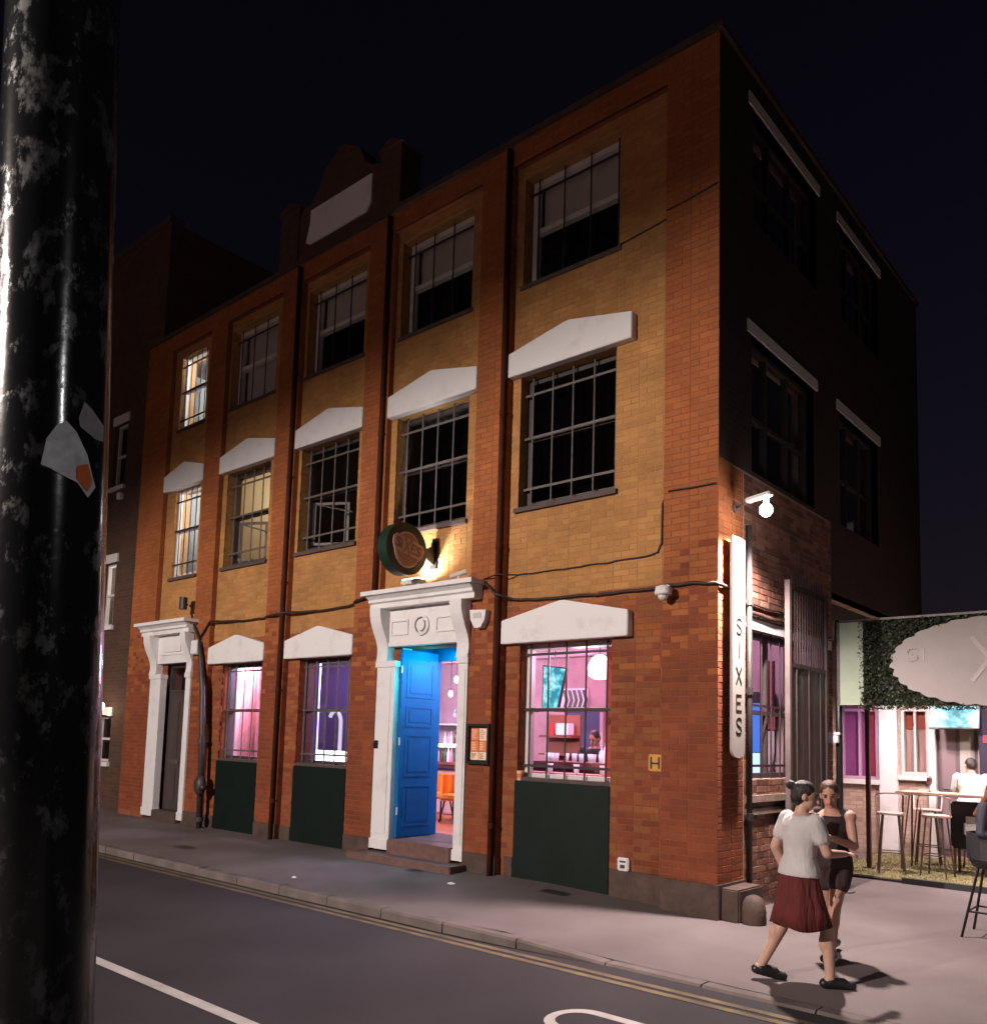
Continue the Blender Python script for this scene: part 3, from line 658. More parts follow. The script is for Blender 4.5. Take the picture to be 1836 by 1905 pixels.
# ------------------------------------------------------------------ lettering made of strokes
GL = {'S': [[(1,.86),(.8,.97),(.5,1),(.2,.95),(.03,.8),(.1,.62),(.5,.5),(.9,.38),(.98,.2),(.8,.05),(.5,0),(.2,.03),(0,.15)]],
      'I': [[(.5,0),(.5,1)]], 'X': [[(0,0),(1,1)],[(0,1),(1,0)]], 'E': [[(1,1),(0,1),(0,0),(1,0)],[(0,.52),(.8,.52)]], 'H': [[(0,0),(0,1)],[(1,0),(1,1)],[(0,.45),(1,.45)]],
      'C': [[(1,.85),(.75,.98),(.4,.98),(.05,.7),(.05,.3),(.4,.02),(.75,.02),(1,.15)]], 'R': [[(0,0),(0,1),(.7,1),(.95,.8),(.7,.55),(0,.55)],[(.5,.55),(1,0)]]}
def letter(m_, ch, O, U, V, N, w, h, t, d=.004):
    O, U, V, N = Vector(O), Vector(U), Vector(V), Vector(N)
    for path in GL[ch]:
        pts = [O + U*(p[0]*w) + V*(p[1]*h) for p in path]
        for a, b in zip(pts[:-1], pts[1:]):
            e = (b-a).normalized(); s_ = N.cross(e)*t/2; a2 = a-e*t*.35; b2 = b+e*t*.35
            lo = [a2-s_, b2-s_, b2+s_, a2+s_]; m_.add(lo+[q+N*d for q in lo], [(4,5,6,7),(0,1,5,4),(1,2,6,5),(2,3,7,6),(3,0,4,7)])

# ------------------------------------------------------------------ things fixed on the building
# round projecting sign
rs = thing('round_sign', 'round dark green projecting sign with a ball and banner above the blue door', 'sign', (-4.45, .1, 4.42))
n = 40
def disc(r0y, r0z, x0, x1, cy=-.51, cz=4.42, nn=40):
    return [[(x, cy+r0y*math.cos(2*math.pi*k/nn), cz+r0z*math.sin(2*math.pi*k/nn)) for k in range(nn)] for x in (x0, x1)]
m_ = MB(); a, b = disc(.385,.365,-4.58,-4.40); m_.loft([a, b]); m_.build('drum', mat('sign green', (.010,.028,.017), .4), rs)
tan_m = mat('sign copper face', (.33,.17,.12), .5, var=.15); tan_l = mat('sign pale rim', (.55,.36,.29), .5); 
m_ = MB(); a, b = disc(.24,.255,-4.399,-4.385,-.51,4.40); m_.loft([a, b]); ball = m_.build('ball', tan_l, rs)
m_ = MB(); a, b = disc(.215,.23,-4.3845,-4.378,-.51,4.40); m_.loft([a, b]); m_.build('ball_face', tan_m, ball)
m_ = MB(); tl = R(-12)
def rp(u, v): return (-.51+u*math.cos(tl)-v*math.sin(tl), 4.43+u*math.sin(tl)+v*math.cos(tl))
m_.prism([rp(*q) for q in ((-.29,-.02),(-.25,-.10),(.25,-.10),(.29,-.03),(.30,.06),(.25,.12),(-.25,.12),(-.30,.06))], 'x', -4.377, -4.367); bn = m_.build('banner', tan_l, rs)
m_ = MB(); u0 = -.24
for ch, w, h in (('S',.075,.12),('I',.03,.12),('X',.12,.2),('E',.07,.12),('S',.075,.12)):
    o_ = rp(u0, -h/2+.01); letter(m_, ch, (-4.366, o_[0], o_[1]), (0,math.cos(tl),math.sin(tl)), (0,-math.sin(tl),math.cos(tl)), (1,0,0), w, h, .022, .006); u0 += w+.025
m_.build('lettering', tan_m, bn)
m_ = MB(); m_.prism([(-.14,4.38),(.10,4.28),(.10,4.60),(-.14,4.47)], 'x', -4.50, -4.44); m_.box(-4.53,-4.41,.075,.099,4.24,4.64); m_.build('bracket', M['black'], rs)

# flood light on the cornice
fl = thing('flood_light', 'small flood lamp on the door cornice shining up at the round sign', 'lamp', (-4.62, -.15, 3.965))
m_ = MB(); m_.bevbox(-4.80,-4.44,-.24,-.08,3.99,4.06,.01); m_.box(-4.78,-4.74,-.2,-.12,3.962,3.99); m_.box(-4.50,-4.46,-.2,-.12,3.962,3.99); m_.build('housing', M['frame_white'], fl)
m_ = MB(); m_.box(-4.78,-4.46,-.225,-.095,4.06,4.068); m_.build('lens', emis('flood lens', (1,.96,.9), 30), fl)
spot('flood_beam', (-4.62,-.16,4.08), (-4.5,.12,4.42), 240, 110, .9, (1,.96,.93), .04)
cm = thing('bullet_camera', 'small pale bullet camera standing on the door cornice right of the flood lamp', 'camera', (-3.78, -.1, 3.965))
m_ = MB(); m_.cyl((-3.78,-.1,3.963),(-3.78,-.1,4.04),.018,n=8); m_.build('stem', M['frame_white'], cm)
m_ = MB(); m_.cyl((-3.88,-.17,4.02),(-3.70,-.04,4.1),.035,n=10); m_.build('body', M['frame_white'], cm)
# alarm box
al = thing('alarm_box', 'white bell box of a burglar alarm right of the blue door head', 'alarm box', (-3.42, 0, 3.42))
m_ = MB(); m_.prism([(-3.56,3.55),(-3.27,3.53),(-3.29,3.40),(-3.36,3.30),(-3.47,3.30),(-3.54,3.41)], 'y', -.10, -.002); ab = m_.build('cover', M['white'], al)
m_ = MB(); m_.box(-3.49,-3.35,-.106,-.1,3.43,3.50); m_.build('badge', mat('grey badge', (.5,.48,.46), .5), al)
# dome camera
dc = thing('dome_camera', 'white dome camera hung on the right pier below the cable', 'camera', (-.6, 0, 3.5))
m_ = MB(); m_.cyl((-.6,-.002,3.56),(-.6,-.05,3.56),.05,n=14); m_.cyl((-.6,-.05,3.56),(-.6,-.12,3.55),.03,n=10); m_.build('bracket', M['white'], dc)
m_ = MB(); m_.lathe([(.03,.09),(.085,.07),(.095,0),(.09,-.02)], (-.6,-.13,3.5)); m_.build('housing', M['white'], dc, smooth=True)
m_ = MB(); m_.lathe([(.06,-.021),(.052,-.06),(.02,-.085)], (-.6,-.13,3.5)); m_.build('lens_dome', M['frame_white'], dc, smooth=True)
# hydrant plate with H
hp = thing('hydrant_plate', 'small yellow plate with a black H on the right pier', 'sign', (-.8, 0, 1.6))
m_ = MB(); m_.bevbox(-.89,-.71,YB-.025,YB-.003,1.51,1.70,.012); m_.build('plate', mat('yellow enamel', (.62,.28,.035), .45, var=.15), hp)
m_ = MB(); letter(m_, 'H', (-.85,YB-.0255,1.545), (1,0,0), (0,0,1), (0,-1,0), .10, .12, .02); m_.build('lettering', M['black'], hp)
# socket plate
sp_ = thing('socket_plate', 'square white outlet plate low on the wall right of the green board', 'plate', (-1.19, YB, .43))
m_ = MB(); m_.bevbox(-1.27,-1.12,YB-.05,YB-.002,.36,.51,.012); m_.build('plate', M['white'], sp_)
m_ = MB(); m_.box(-1.225,-1.165,YB-.056,YB-.05,.39,.43); m_.box(-1.235,-1.155,YB-.054,YB-.05,.455,.475); m_.build('socket', M['darkmetal'], sp_)
# menu case
mc = thing('menu_case', 'dark framed menu case with orange and cream sheets right of the blue door', 'notice', (-3.38, 0, 1.75))
m_ = frame_mb(-3.585,-3.19,1.49,2.02,-.06,-.002,.035); m_.box(-3.55,-3.225,-.02,-.003,1.525,1.985); m_.build('case', M['black'], mc)
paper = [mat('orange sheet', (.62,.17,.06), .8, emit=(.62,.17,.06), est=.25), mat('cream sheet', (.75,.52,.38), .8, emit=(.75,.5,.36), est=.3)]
k = 0
for j, (z0, z1) in enumerate(((1.80,1.96),(1.655,1.795),(1.545,1.65))):
    for i, (x0, x1) in enumerate(((-3.53,-3.395),(-3.385,-3.25))):
        m_ = MB(); m_.mi = 0; pz = (j + i*2) % 3; pm = paper[0] if (j, i) in ((0,0),(1,0),(1,1)) else paper[1]
        m_.box(x0,x1,-.025,-.021,z0,z1); sh = m_.build('menu_sheet', pm, mc)
        t_ = MB(); q = random.Random(j*3+i)
        for r_ in range(5): zz_ = z1-.02-r_*(z1-z0-.03)/5; t_.box(x0+.012,x0+.012+q.uniform(.05,.1),-.0262,-.0255,zz_-.008,zz_)
        t_.build('print', mat('print ink', (.25,.12,.09), .8) if pm is paper[1] else paper[1], sh)
p = MB(); p.box(-3.55,-3.225,-.045,-.041,1.525,1.985); p.build('pane', M['glass'], mc)
# paper cup on the board edge
cu = thing('paper_cup', 'orange and white paper cup left on the green board ledge of the pink window', 'cup', (-2.745, .03, 1.31))
m_ = MB(); m_.lathe([(.034,1.306),(.046,1.43),(.040,1.43),(.03,1.32)], (-2.80,.13,0), 16); m_.build('cup_body', mat('cup paper', (.75,.5,.3), .6), cu, smooth=False)
m_ = MB(); m_.lathe([(.0385,1.34),(.0435,1.395)], (-2.80,.13,0), 16); m_.build('band', mat('cup print', (.65,.2,.06), .6), cu)
for o_ in cu.children: o_.location.z -= 0.0
# box beside the brown door, old bracket lamp and soil pipe
bx = thing('wall_box', 'small cream meter box on the pier between brown door and first green board', 'box', (-10.6, 0, 3.4))
m_ = MB(); m_.bevbox(-10.74,-10.47,-.09,-.002,3.26,3.54,.012); m_.build('case', M['blind'], bx); m_ = MB(); m_.bevbox(-10.72,-10.49,-.1,-.09,3.28,3.52,.006); m_.build('lid', M['white'], bx)
bc = thing('bracket_lamp', 'dark cylinder fitting on a bent bracket above the brown door', 'lamp', (-11.05, 0, 4.2))
m_ = MB(); m_.cyl((-11.02,-.14,4.15),(-11.02,-.14,4.38),.075,n=14); m_.build('body', M['darkmetal'], bc); m_ = MB(); m_.tube([(-11.2,.05,4.28),(-11.1,-.06,4.28),(-11.02,-.14,4.22)], .02); m_.build('bracket', M['bars'], bc)
sl = thing('stand_pipe', 'dark pipe with a bulky joint box between brown door and first green board', 'pipe', (-10.02, -.08, .05))
m_ = MB(); m_.tube([(-10.9,-.03,4.1),(-10.72,-.05,3.8),(-10.5,-.06,3.55),(-10.38,-.07,3.2),(-10.2,-.09,2.6),(-10.13,-.09,1.8),(-10.05,-.09,.05)], [.022,.022,.026,.05,.06,.06,.055], 10); m_.build('pipe', M['darkmetal'], sl, smooth=True)
m_ = MB(); m_.ell((-10.02,-.14,.85),(.13,.1,.19)); m_.cyl((-9.94,-.16,.8),(-9.84,-.16,.83),.05,n=10); m_.build('joint_box', M['darkmetal'], sl, smooth=True)
m_ = MB(); m_.cyl((-10.05,-.09,.2),(-10.05,-.09,.28),.075,n=12); m_.cyl((-10.13,-.09,1.6),(-10.13,-.09,1.68),.078,n=12); m_.build('collar', M['darkmetal'], sl)
# cables
cab = mat('black cable', (.03,.013,.009), .6)
def cable(name, lab, pts, r):
    rn = random.Random(len(pts)); q = []
    for a, b in zip(pts[:-1], pts[1:]):
        a, b = Vector(a), Vector(b); k = max(2, int((b-a).length/.12))
        for i in range(k): p_ = a.lerp(b, i/k); q.append((p_.x, p_.y, p_.z+rn.uniform(-.008,.008)-.03*math.sin(math.pi*i/k)*(b-a).length*.2))
    q.append(pts[-1]); m_ = MB(); m_.tube(q, r, 6); return tag(m_.build(name, cab, smooth=True), lab, 'cable')
cable('cable', 'thick black cable looping from the brown door pier to the blue door cornice', [(-10.5,-.03,3.6),(-10.2,-.03,3.87),(-9.3,.075,3.83),(-8.5,.075,3.83),(-8.4,-.03,3.82),(-7.98,-.10,3.84),(-7.85,-.03,3.86),(-7.0,.075,3.83),(-6.2,.075,3.86),(-6.05,-.03,3.88),(-5.6,-.08,3.95)], .022)
cable('cable', 'thick black cable along the right bay from the drainpipe to the corner sign', [(-3.4,-.03,3.94),(-3.25,-.03,3.82),(-3.1,-.12,3.73),(-2.95,.07,3.67),(-2.7,.075,3.64),(-2.0,.075,3.62),(-1.4,.075,3.61),(-.72,.075,3.60),(-.62,-.025,3.6),(-.3,-.025,3.6),(-.01,-.03,3.57),(.03,.04,3.56),(.03,.3,3.55)], .02)
cable('cable', 'thin brown cable that climbs the right bay in a bent step to the corner', [(-3.4,-.015,3.97),(-3.08,-.11,3.98),(-2.9,.085,3.99),(-1.9,.085,3.99),(-.95,.085,4.0),(-.80,.085,4.04),(-.75,.085,4.14),(-.745,.085,4.6),(-.69,.085,4.69),(-.6,-.015,4.70),(-.02,-.015,4.69)], .010)
cable('cable', 'thin cable crossing the top right pier below the upper window', [(-1.38,.088,8.02),(-.7,.088,8.1),(-.66,-.01,8.12),(-.02,-.01,8.2)], .009)
cable('cable', 'upper dark cable along the side wall over the barred window', [(.02,.72,3.47),(.02,1.3,3.46),(.02,1.95,3.48),(.02,3.3,3.46)], .013)
cable('cable', 'lower thick cable bundle on the side wall right over the barred window', [(.03,.76,3.36),(.03,1.3,3.34),(.03,1.95,3.36),(.03,3.3,3.33)], .022)

# ---- vertical SIXES sign and the wall lamp over it
vs_ = thing('vertical_sign', 'tall narrow white sign reading SIXES downwards at the building corner', 'sign', (.06, .3, 2.9))
signm = mat('cream sign board', (.36,.325,.295), .5, var=.05)
pts = [(.13,4.12),(.13,1.78)] + [(.285-.155*math.cos(t), 1.78-.09*math.sin(t)) for t in [R(k*18) for k in range(1,10)]] + [(.44,1.78),(.44,4.12)]
m_ = MB(); m_.prism(pts, 'x', .075, .105); m_.build('board', signm, vs_)
for z in (1.95, 2.9, 3.85):
    m_ = MB(); m_.box(.002,.075,.24,.32,z,z+.05); m_.build('bracket', M['bars'], vs_)
ink = mat('sign ink', (.012,.010,.010), .9, spec=.1)
for ch, z in zip('SIXES', (3.06, 2.80, 2.52, 2.22, 1.97)):
    m_ = MB(); letter(m_, ch, (.106, .225, z-.02), (0,1,0), (0,0,1), (1,0,0), .12, .17, .018, .003); m_.build('letter', ink, vs_)
wlp = thing('wall_lamp', 'bright lamp on an arm over the corner sign', 'lamp', (0, .4, 4.5))
m_ = MB(); m_.cyl((.002,.4,4.5),(.02,.4,4.5),.06,n=14); m_.tube([(.02,.4,4.5),(.12,.34,4.50),(.22,.28,4.52)], .014); m_.build('arm', M['bars'], wlp)
m_ = MB(); m_.bevbox(-.0,.32,-.045,.045,-.02,.03,.012); m_.v = [(.2+p[0]*.97-p[1]*-.24, .285+p[0]*-.24+p[1]*.97, 4.515+p[2]+p[0]*.05) for p in m_.v]; m_.build('housing', M['frame_white'], wlp)
m_ = MB(); m_.ell((.44,.235,4.37),(.07,.07,.075)); m_.cyl((.44,.235,4.43),(.44,.235,4.51),.03,n=10); m_.build('bulb', emis('bulb', (1,.93,.93), 40), wlp, smooth=True)
spot('wall_lamp_beam', (.44,.235,4.26), (.55,.2,0), 2100, 150, 1.0, (1,.84,.80), .07)
point('wall_lamp_glow', (.47,.2,4.26), 14, (1,.86,.84), .07)
spot('wall_lamp_wash', (.44,.235,4.27), (.02,.3,3.84), 2200, 50, .8, (1,.90,.86), .05)

# ---- corner block, bollard
blk = MB(); blk.bevbox(.005,.23,.03,.62,-.05,.33,.015); tag(blk.build('corner_block', M['plinth']), 'dark rendered block against the foot of the building corner', 'block')
bl = MB(); bl.lathe([(.115,-.03),(.125,.02),(.122,.14),(.108,.22),(.075,.27),(.03,.29)], (.34,.14,0), 20); tag(bl.build('stone_bollard', M['plinth'], smooth=True), 'stubby rounded stone bollard beside the corner block', 'bollard')

# ---- steel bar gate folded against the side wall
gt = thing('steel_gate', 'tall steel bar gate with a sheet lower half standing along the side wall', 'gate', (.2, 2.5, 0))
gate_post = mat('gate post paint', (.13,.10,.095), .5, var=.2)
gm = mat('grey gate steel', (.055,.036,.034), .55, metal=.2, var=.25, vs=6)
for y in (1.42, 2.62):
    m_ = MB(); m_.box(.17,.23,y-.03,y+.03,0,3.82); m_.build('post', gate_post if y < 2 else gm, gt)
for z in (.1, 2.78, 3.74):
    m_ = MB(); m_.box(.18,.22,1.45,2.59,z,z+.05); m_.build('rail', gm, gt)
for k in range(13):
    y = 1.53+k*.082; m_ = MB(); m_.cyl((.2,y,2.83),(.2,y,3.9),.011,n=6); m_.cyl((.2,y,3.9),(.2,y,3.96),.011,.001,n=6); m_.build('gate_bar', gm, gt)
for y0 in (1.452, 1.838, 2.224):
    m_ = MB(); m_.box(.192,.208,y0,y0+.378,.151,2.779); m_.build('sheet_panel', gm, gt)
for k, y in enumerate((1.64, 2.03, 2.41)):
    m_ = MB(); m_.box(.209,.222,y-.012,y+.012,.16,2.77); m_.build('stiffener', gm, gt)
# notice board frame beside the post
nb = thing('notice_frame', 'dark board in a pale metal frame standing before the gate', 'notice board', (.12, 2.75, 0))
for x in (-.06, .15):
    m_ = MB(); m_.box(x,x+.03,2.72,2.75,0,2.32 if x > 0 else 1.98); m_.build('leg', M['bars'], nb)
m_ = MB(); m_.box(-.07,.2,2.715,2.755,1.985,2.02); m_.build('top_rail', M['bars'], nb)
m_ = MB(); m_.box(-.03,.15,2.73,2.745,1.2,1.98); m_.build('board', M['black'], nb)
m_ = MB(); m_.box(-.015,.0,2.722,2.729,1.3,1.62); m_.build('chalk_line', M['white'], nb)

# ---- black post with a base plate carrying the garden sign
ps = thing('sign_post', 'black round post with a white box on it holding the garden sign', 'post', (.25, 2.95, 0))
m_ = MB(); m_.cyl((.25,2.97,.03),(.25,2.97,3.52),.042,n=14); m_.build('pole', M['black'], ps, smooth=True)
m_ = MB(); m_.lathe([(.17,0),(.17,.02),(.08,.035),(.05,.06)], (.25,2.97,0)); m_.build('base_plate', M['kerb'], ps)
m_ = MB(); m_.bevbox(.14,.27,2.86,2.925,1.90,2.0,.008); m_.bevbox(.11,.29,2.87,2.925,2.004,2.04,.006); m_.build('junction_box', M['white'], ps)

# ---- garden sign: foliage wall with a pale oval board
gs = thing('garden_sign', 'leafy green fascia with a large pale oval board and a pale end panel', 'sign', (2.0, 2.9, 2.38))
m_ = MB(); m_.box(.29,3.9,2.90,3.02,2.39,3.47); m_.build('backing_board', mat('dark backing', (.012,.016,.010), .9), gs)
m_ = MB(); m_.box(.30,.60,2.86,2.90,2.392,3.468); m_.build('end_panel', mat('pale green board', (.38,.46,.33), .6, var=.06), gs)
m_ = MB(); m_.box(.27,.305,2.85,3.03,2.38,3.48); m_.box(.305,3.9,2.85,3.03,3.472,3.50); m_.build('edge_trim', M['bars'], gs)
ov = []; rn = random.Random(4)
for k in range(90):
    t = 2*math.pi*k/90; q = 1+.018*math.sin(k*2.1)+.012*rn.uniform(-1,1); ov.append((2.06+1.12*q*math.cos(t), 2.905+.53*q*math.sin(t)))
m_ = MB(); m_.prism(ov, 'y', 2.825, 2.86); om = m_.build('oval_board', mat('pale oval board', (.25,.22,.208), .65, var=.08, vs=2), gs)
lm = mat('raised pale letters', (.31,.275,.262), .6)
for ch, x, w, h, z in (('S',1.14,.12,.15,2.93),('I',1.30,.05,.15,2.93),('X',1.86,.36,.50,2.68),('E',2.36,.12,.15,2.93),('S',2.56,.12,.15,2.93)):
    m_ = MB(); letter(m_, ch, (x,2.8245,z), (1,0,0), (0,0,1), (0,-1,0), w, h, .016 if h < .3 else .05, .006); m_.build('letter', lm, om)
lv = MB(); rn = random.Random(9)
def inside(x, z, k=1.0): return ((x-2.06)/(1.12*k))**2+((z-2.905)/(.53*k))**2 < 1
cnt = 0
while cnt < 9000:
    x = rn.uniform(.54, 3.9); z = rn.uniform(2.33, 3.47)
    if inside(x, z, .985) or (x < .60 and rn.random() < .7): continue
    cl = .5+.5*math.sin(x*9+math.sin(z*7)*2)*math.sin(z*11+x*3)
    y = 2.885-rn.random()*.03-.06*cl*rn.random(); s_ = rn.uniform(.012,.026); 
    d1 = Vector((rn.uniform(-1,1), rn.uniform(-.7,.1), rn.uniform(-1,1))).normalized(); d2 = d1.cross(Vector((rn.uniform(-1,1),rn.uniform(-1,1),rn.uniform(-1,1)))).normalized()
    c0 = Vector((x,y,z)); lv.add([c0-d1*s_, c0+d2*s_*.5, c0+d1*s_, c0-d2*s_*.5], [(0,1,2,3)]); cnt += 1
tag(lv.build('foliage', mat('box leaves', (.020,.026,.009), .6, var=.5, vs=20), gs), kind='stuff')

# ---- terrace behind: wall, windows, turf, furniture
tw = thing('terrace_wall', 'pale lit brick wall with dark windows behind the terrace', 'building', (0, 7.6, 0))
TH = [(-1.32,-.66,1.31,2.75), (-.28,.17,1.42,2.75), (.30,.92,.1,2.45)]
m_ = MB()
for c in cells(-3.2, 5.0, -.05, 4.0, TH): m_.box(c[0],c[1],7.605,7.9,c[2],c[3])
m_.build('wall', M['mortar_side'], tw)
keep = BR; BR = []
brick_field((0,7.6,0), X, F, -1.6, 2.6, .02, 3.2, TH, 0)
vs, fs, rr = [], [], []
for (c, U, N, L_, h, mm) in BR:
    b0 = len(vs); r_ = rn.random()
    for q in brick_verts(L_, h): p = c + U*q[0] - N*q[1]; vs.append((p.x,p.y,p.z+q[2]))
    fs += [tuple(k+b0 for k in f) for f in BF]; rr += [r_]*9
me = bpy.data.meshes.new('bricks'); me.from_pydata(vs, [], fs); me.materials.append(brick_mat('painted brick', [(.42,.30,.26),(.50,.37,.32),(.46,.33,.28),(.36,.25,.21)], .25))
at = me.attributes.new('rnd', 'FLOAT', 'FACE'); at.data.foreach_set('value', rr); me.update(); tag(link('bricks', me, tw), kind='stuff')
BR = keep
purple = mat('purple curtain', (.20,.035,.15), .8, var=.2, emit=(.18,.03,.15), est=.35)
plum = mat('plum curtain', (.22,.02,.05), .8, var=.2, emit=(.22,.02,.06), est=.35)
rust = mat('rust blind', (.26,.05,.03), .8, var=.2)
for i, (a, b, z0, z1) in enumerate(TH[:2]):
    w = frame_mb(a,b,z0,z1,7.62,7.72,.05,(z1-.2,),.05,((a+b)/2,),.035).build('window', M['frame_white'] if i else mat('lilac frame', (.5,.3,.45), .6), tw)
    p = MB(); p.box(a+.05,b-.05,7.667,7.673,z0+.05,z1-.05); p.build('pane', M['glass'], w)
    s_ = MB(); s_.box(a-.05,b+.05,7.52,7.61,z0-.09,z0-.005); s_.build('sill', M['white'], w)
    if i == 0:
        p = MB(); p.box(a+.02,a+.40,7.78,7.80,z0,z1); p.build('curtain', purple, w); p = MB(); p.box(a+.40,b-.02,7.775,7.795,z0,z1); p.build('curtain', plum, w)
    else:
        p = MB(); p.box(a+.02,b-.02,7.78,7.80,z0+.8,z1); p.build('blind', rust, w); p = MB(); p.box(a+.02,b-.02,7.80,7.82,z0,z0+.8); p.build('curtain', mat('pale curtain', (.4,.26,.24), .8), w)
for a, b in ((-.62,-.32),(.18,.29)):
    p = MB(); p.box(a,b,7.52,7.6,0.02,2.9); p.build('white_pier', M['white'], tw)
d = MB(); d.box(.30,.92,7.66,7.7,.02,2.45); dd = d.build('door', mat('grey door', (.16,.12,.13), .5), tw)
for x0, x1, z0, z1 in ((.36,.58,1.2,2.3),(.64,.86,1.2,2.3),(.36,.58,.2,1.05),(.64,.86,.2,1.05)):
    d = MB(); d.bevbox(x0,x1,7.64,7.665,z0,z1,.01); d.build('door_panel', mat('mauve panel', (.24,.17,.18), .5) if x0 < .5 else M['blind'], dd)
# dark blue banner with red block
bn2 = thing('dark_banner', 'dark navy banner with a red block hanging beside the screen', 'banner', (1.1, 7.3, 1.2))
m_ = MB(); m_.box(1.0,1.6,7.3,7.33,1.3,2.6); m_.build('cloth', mat('navy cloth', (.02,.018,.045), .8), bn2); m_ = MB(); m_.box(1.06,1.6,7.29,7.299,2.0,2.12); m_.build('red_block', mat('red print', (.6,.02,.04), .7, emit=(.7,.02,.05), est=.4), bn2)
# screen
tv = thing('terrace_screen', 'tilted flat screen glowing turquoise under the leafy fascia', 'screen', (.68, 7.3, 2.4))
def tilt(m_, pivot, ang):
    c, s_ = math.cos(ang), math.sin(ang); m_.v = [(p[0], pivot[1]+(p[1]-pivot[1])*c-(p[2]-pivot[2])*s_, pivot[2]+(p[1]-pivot[1])*s_+(p[2]-pivot[2])*c) for p in m_.v]; return m_
m_ = MB(); m_.box(.28,1.04,7.2,7.25,2.20,2.60); tilt(m_, (0,7.25,2.4), R(-14)).build('bezel', M['black'], tv)
scr = mat('screen picture', (.02,.02,.02), .3); nt = scr.node_tree; N = nt.nodes; L = nt.links; b = N['Principled BSDF']
tc = N.new('ShaderNodeTexCoord'); vo = N.new('ShaderNodeTexNoise'); vo.inputs['Scale'].default_value = 9; vo.inputs['Detail'].default_value = 3; L.new(tc.outputs['Object'], vo.inputs['Vector'])
cr = N.new('ShaderNodeValToRGB'); cr.color_ramp.elements[0].position = .38; cr.color_ramp.elements[0].color = (.02,.28,.38,1); cr.color_ramp.elements[1].position = .62; cr.color_ramp.elements[1].color = (.5,.95,1,1)
e_ = cr.color_ramp.elements.new(.5); e_.color = (.08,.68,.8,1)
L.new(vo.outputs['Fac'], cr.inputs['Fac']); L.new(cr.outputs[0], b.inputs['Emission Color']); b.inputs['Emission Strength'].default_value = 1.0
m_ = MB(); m_.box(.30,1.02,7.19,7.199,2.22,2.58); tilt(m_, (0,7.25,2.4), R(-14)).build('display', scr, tv)
m_ = MB(); m_.cyl((.66,7.26,2.4),(.66,7.6,2.5),.03,n=8); m_.build('wall_arm', M['black'], tv)
# turf with edging
g_ = MB(); g_.box(-.6,6,4.45,7.6,.0,.045); structure(g_.build('terrace_deck', mat('turf base', (.22,.19,.09), .9, var=.3, vs=9, bump=.6, bs=120)))
tb = MB(); rn = random.Random(2)
for k in range(16000):
    x, y = rn.uniform(-.6,3.2), rn.uniform(4.47,7.55); t = rn.uniform(0,6.28); h = rn.uniform(.012,.028); dx, dy = .004*math.cos(t), .004*math.sin(t); lx, ly = rn.uniform(-.01,.01), rn.uniform(-.01,.01)
    tb.add([(x-dx,y-dy,.044),(x+dx,y+dy,.044),(x+lx,y+ly,.044+h)], [(0,1,2)])
tag(tb.build('grass_turf', mat('turf blades', (.25,.225,.09), .8, var=.3, vs=12)), kind='stuff')
ed = thing('turf_edging', 'black edging strip with a pale lit top along the front of the turf', 'edging', (1.5, 4.42, 0))
m_ = MB(); m_.box(-.62,.6,4.41,4.45,.0,.03); m_.box(.6,6,4.36,4.45,.0,.075); m_.build('edge_board', M['black'], ed); m_ = MB(); m_.box(.62,6,4.45,4.50,.05,.062); m_.build('light_strip', emis('deck light', (1,.82,.7), 1.2), ed)
# terrace lamps hung behind the fascia
for i, (x, y, pw) in enumerate(((-.1,6.2,330),(.9,6.0,300),(2.2,5.2,800))):
    t = thing('terrace_spotlight', ('terrace spotlight over the white pier at the left end','terrace spotlight over the high table','terrace spotlight farthest right over the turf')[i], 'lamp', (x,y,3.1), 'spotlights hung over the terrace')
    m_ = MB(); m_.cyl((x,y,3.1),(x,y,3.26),.06,n=12); m_.build('can', M['black'], t); m_ = MB(); m_.cyl((x,y,3.094),(x,y,3.099),.05,n=12); m_.build('lens', emis('spot lens', (1,.9,.88), 8), t)
    m_ = MB(); m_.cyl((x,y,3.26),(x,y,3.40),.008,n=6); m_.build('cord', M['black'], t); m_ = MB(); m_.tube([(x,3.02,3.44),(x,4.6,3.40),(x,7.6,3.45)], .007, 6); m_.build('span_wire', M['black'], t)
    spot('terrace_beam', (x,y,3.08), (x,y+.75,0), pw, 150, .8, (1,.80,.80), .05)
# far dark block behind
m_ = MB(); m_.box(-3.2,9,12,13,0,4.2); fb = m_.build('rear_building', M['dark_brick']); tag(fb, 'dark building mass behind the terrace', 'building')

# high table, stools
wood = mat('pale table top', (.58,.40,.30), .45, var=.12, vs=7); steel = mat('pale stool metal', (.55,.42,.38), .4, metal=.2); dst = mat('brown stool metal', (.10,.06,.05), .5, metal=.3)
ht = thing('high_table', 'long high table with a pale top on thin splayed legs', 'table', (.9, 5.8, .045))
m_ = MB(); m_.bevbox(.2,1.62,5.5,6.15,1.17,1.215,.012); m_.build('table_top', wood, ht)
for x, y, sx, sy in ((.3,5.58,-1,-1),(.3,6.06,-1,1),(1.5,5.58,1,-1),(1.5,6.06,1,1)):
    m_ = MB(); m_.tube([(x,y,1.17),(x+.03*sx,y+.03*sy,.047)], .014); m_.tube([(x+.09,y,1.17),(x+.03*sx,y+.03*sy,.1)], .010); m_.build('leg', dst, ht)
gl_ = thing('wine_glass', 'stemmed glass standing at the left of the high table', 'glass', (.62, 5.8, 1.215))
m_ = MB(); m_.lathe([(.035,0),(.03,.006),(.005,.012),(.005,.09),(.035,.13),(.04,.19),(.034,.22)], (.62,5.8,1.2155), 14); m_.build('bowl', mat('dark wine glass', (.12,.06,.06), .1), gl_, smooth=True)
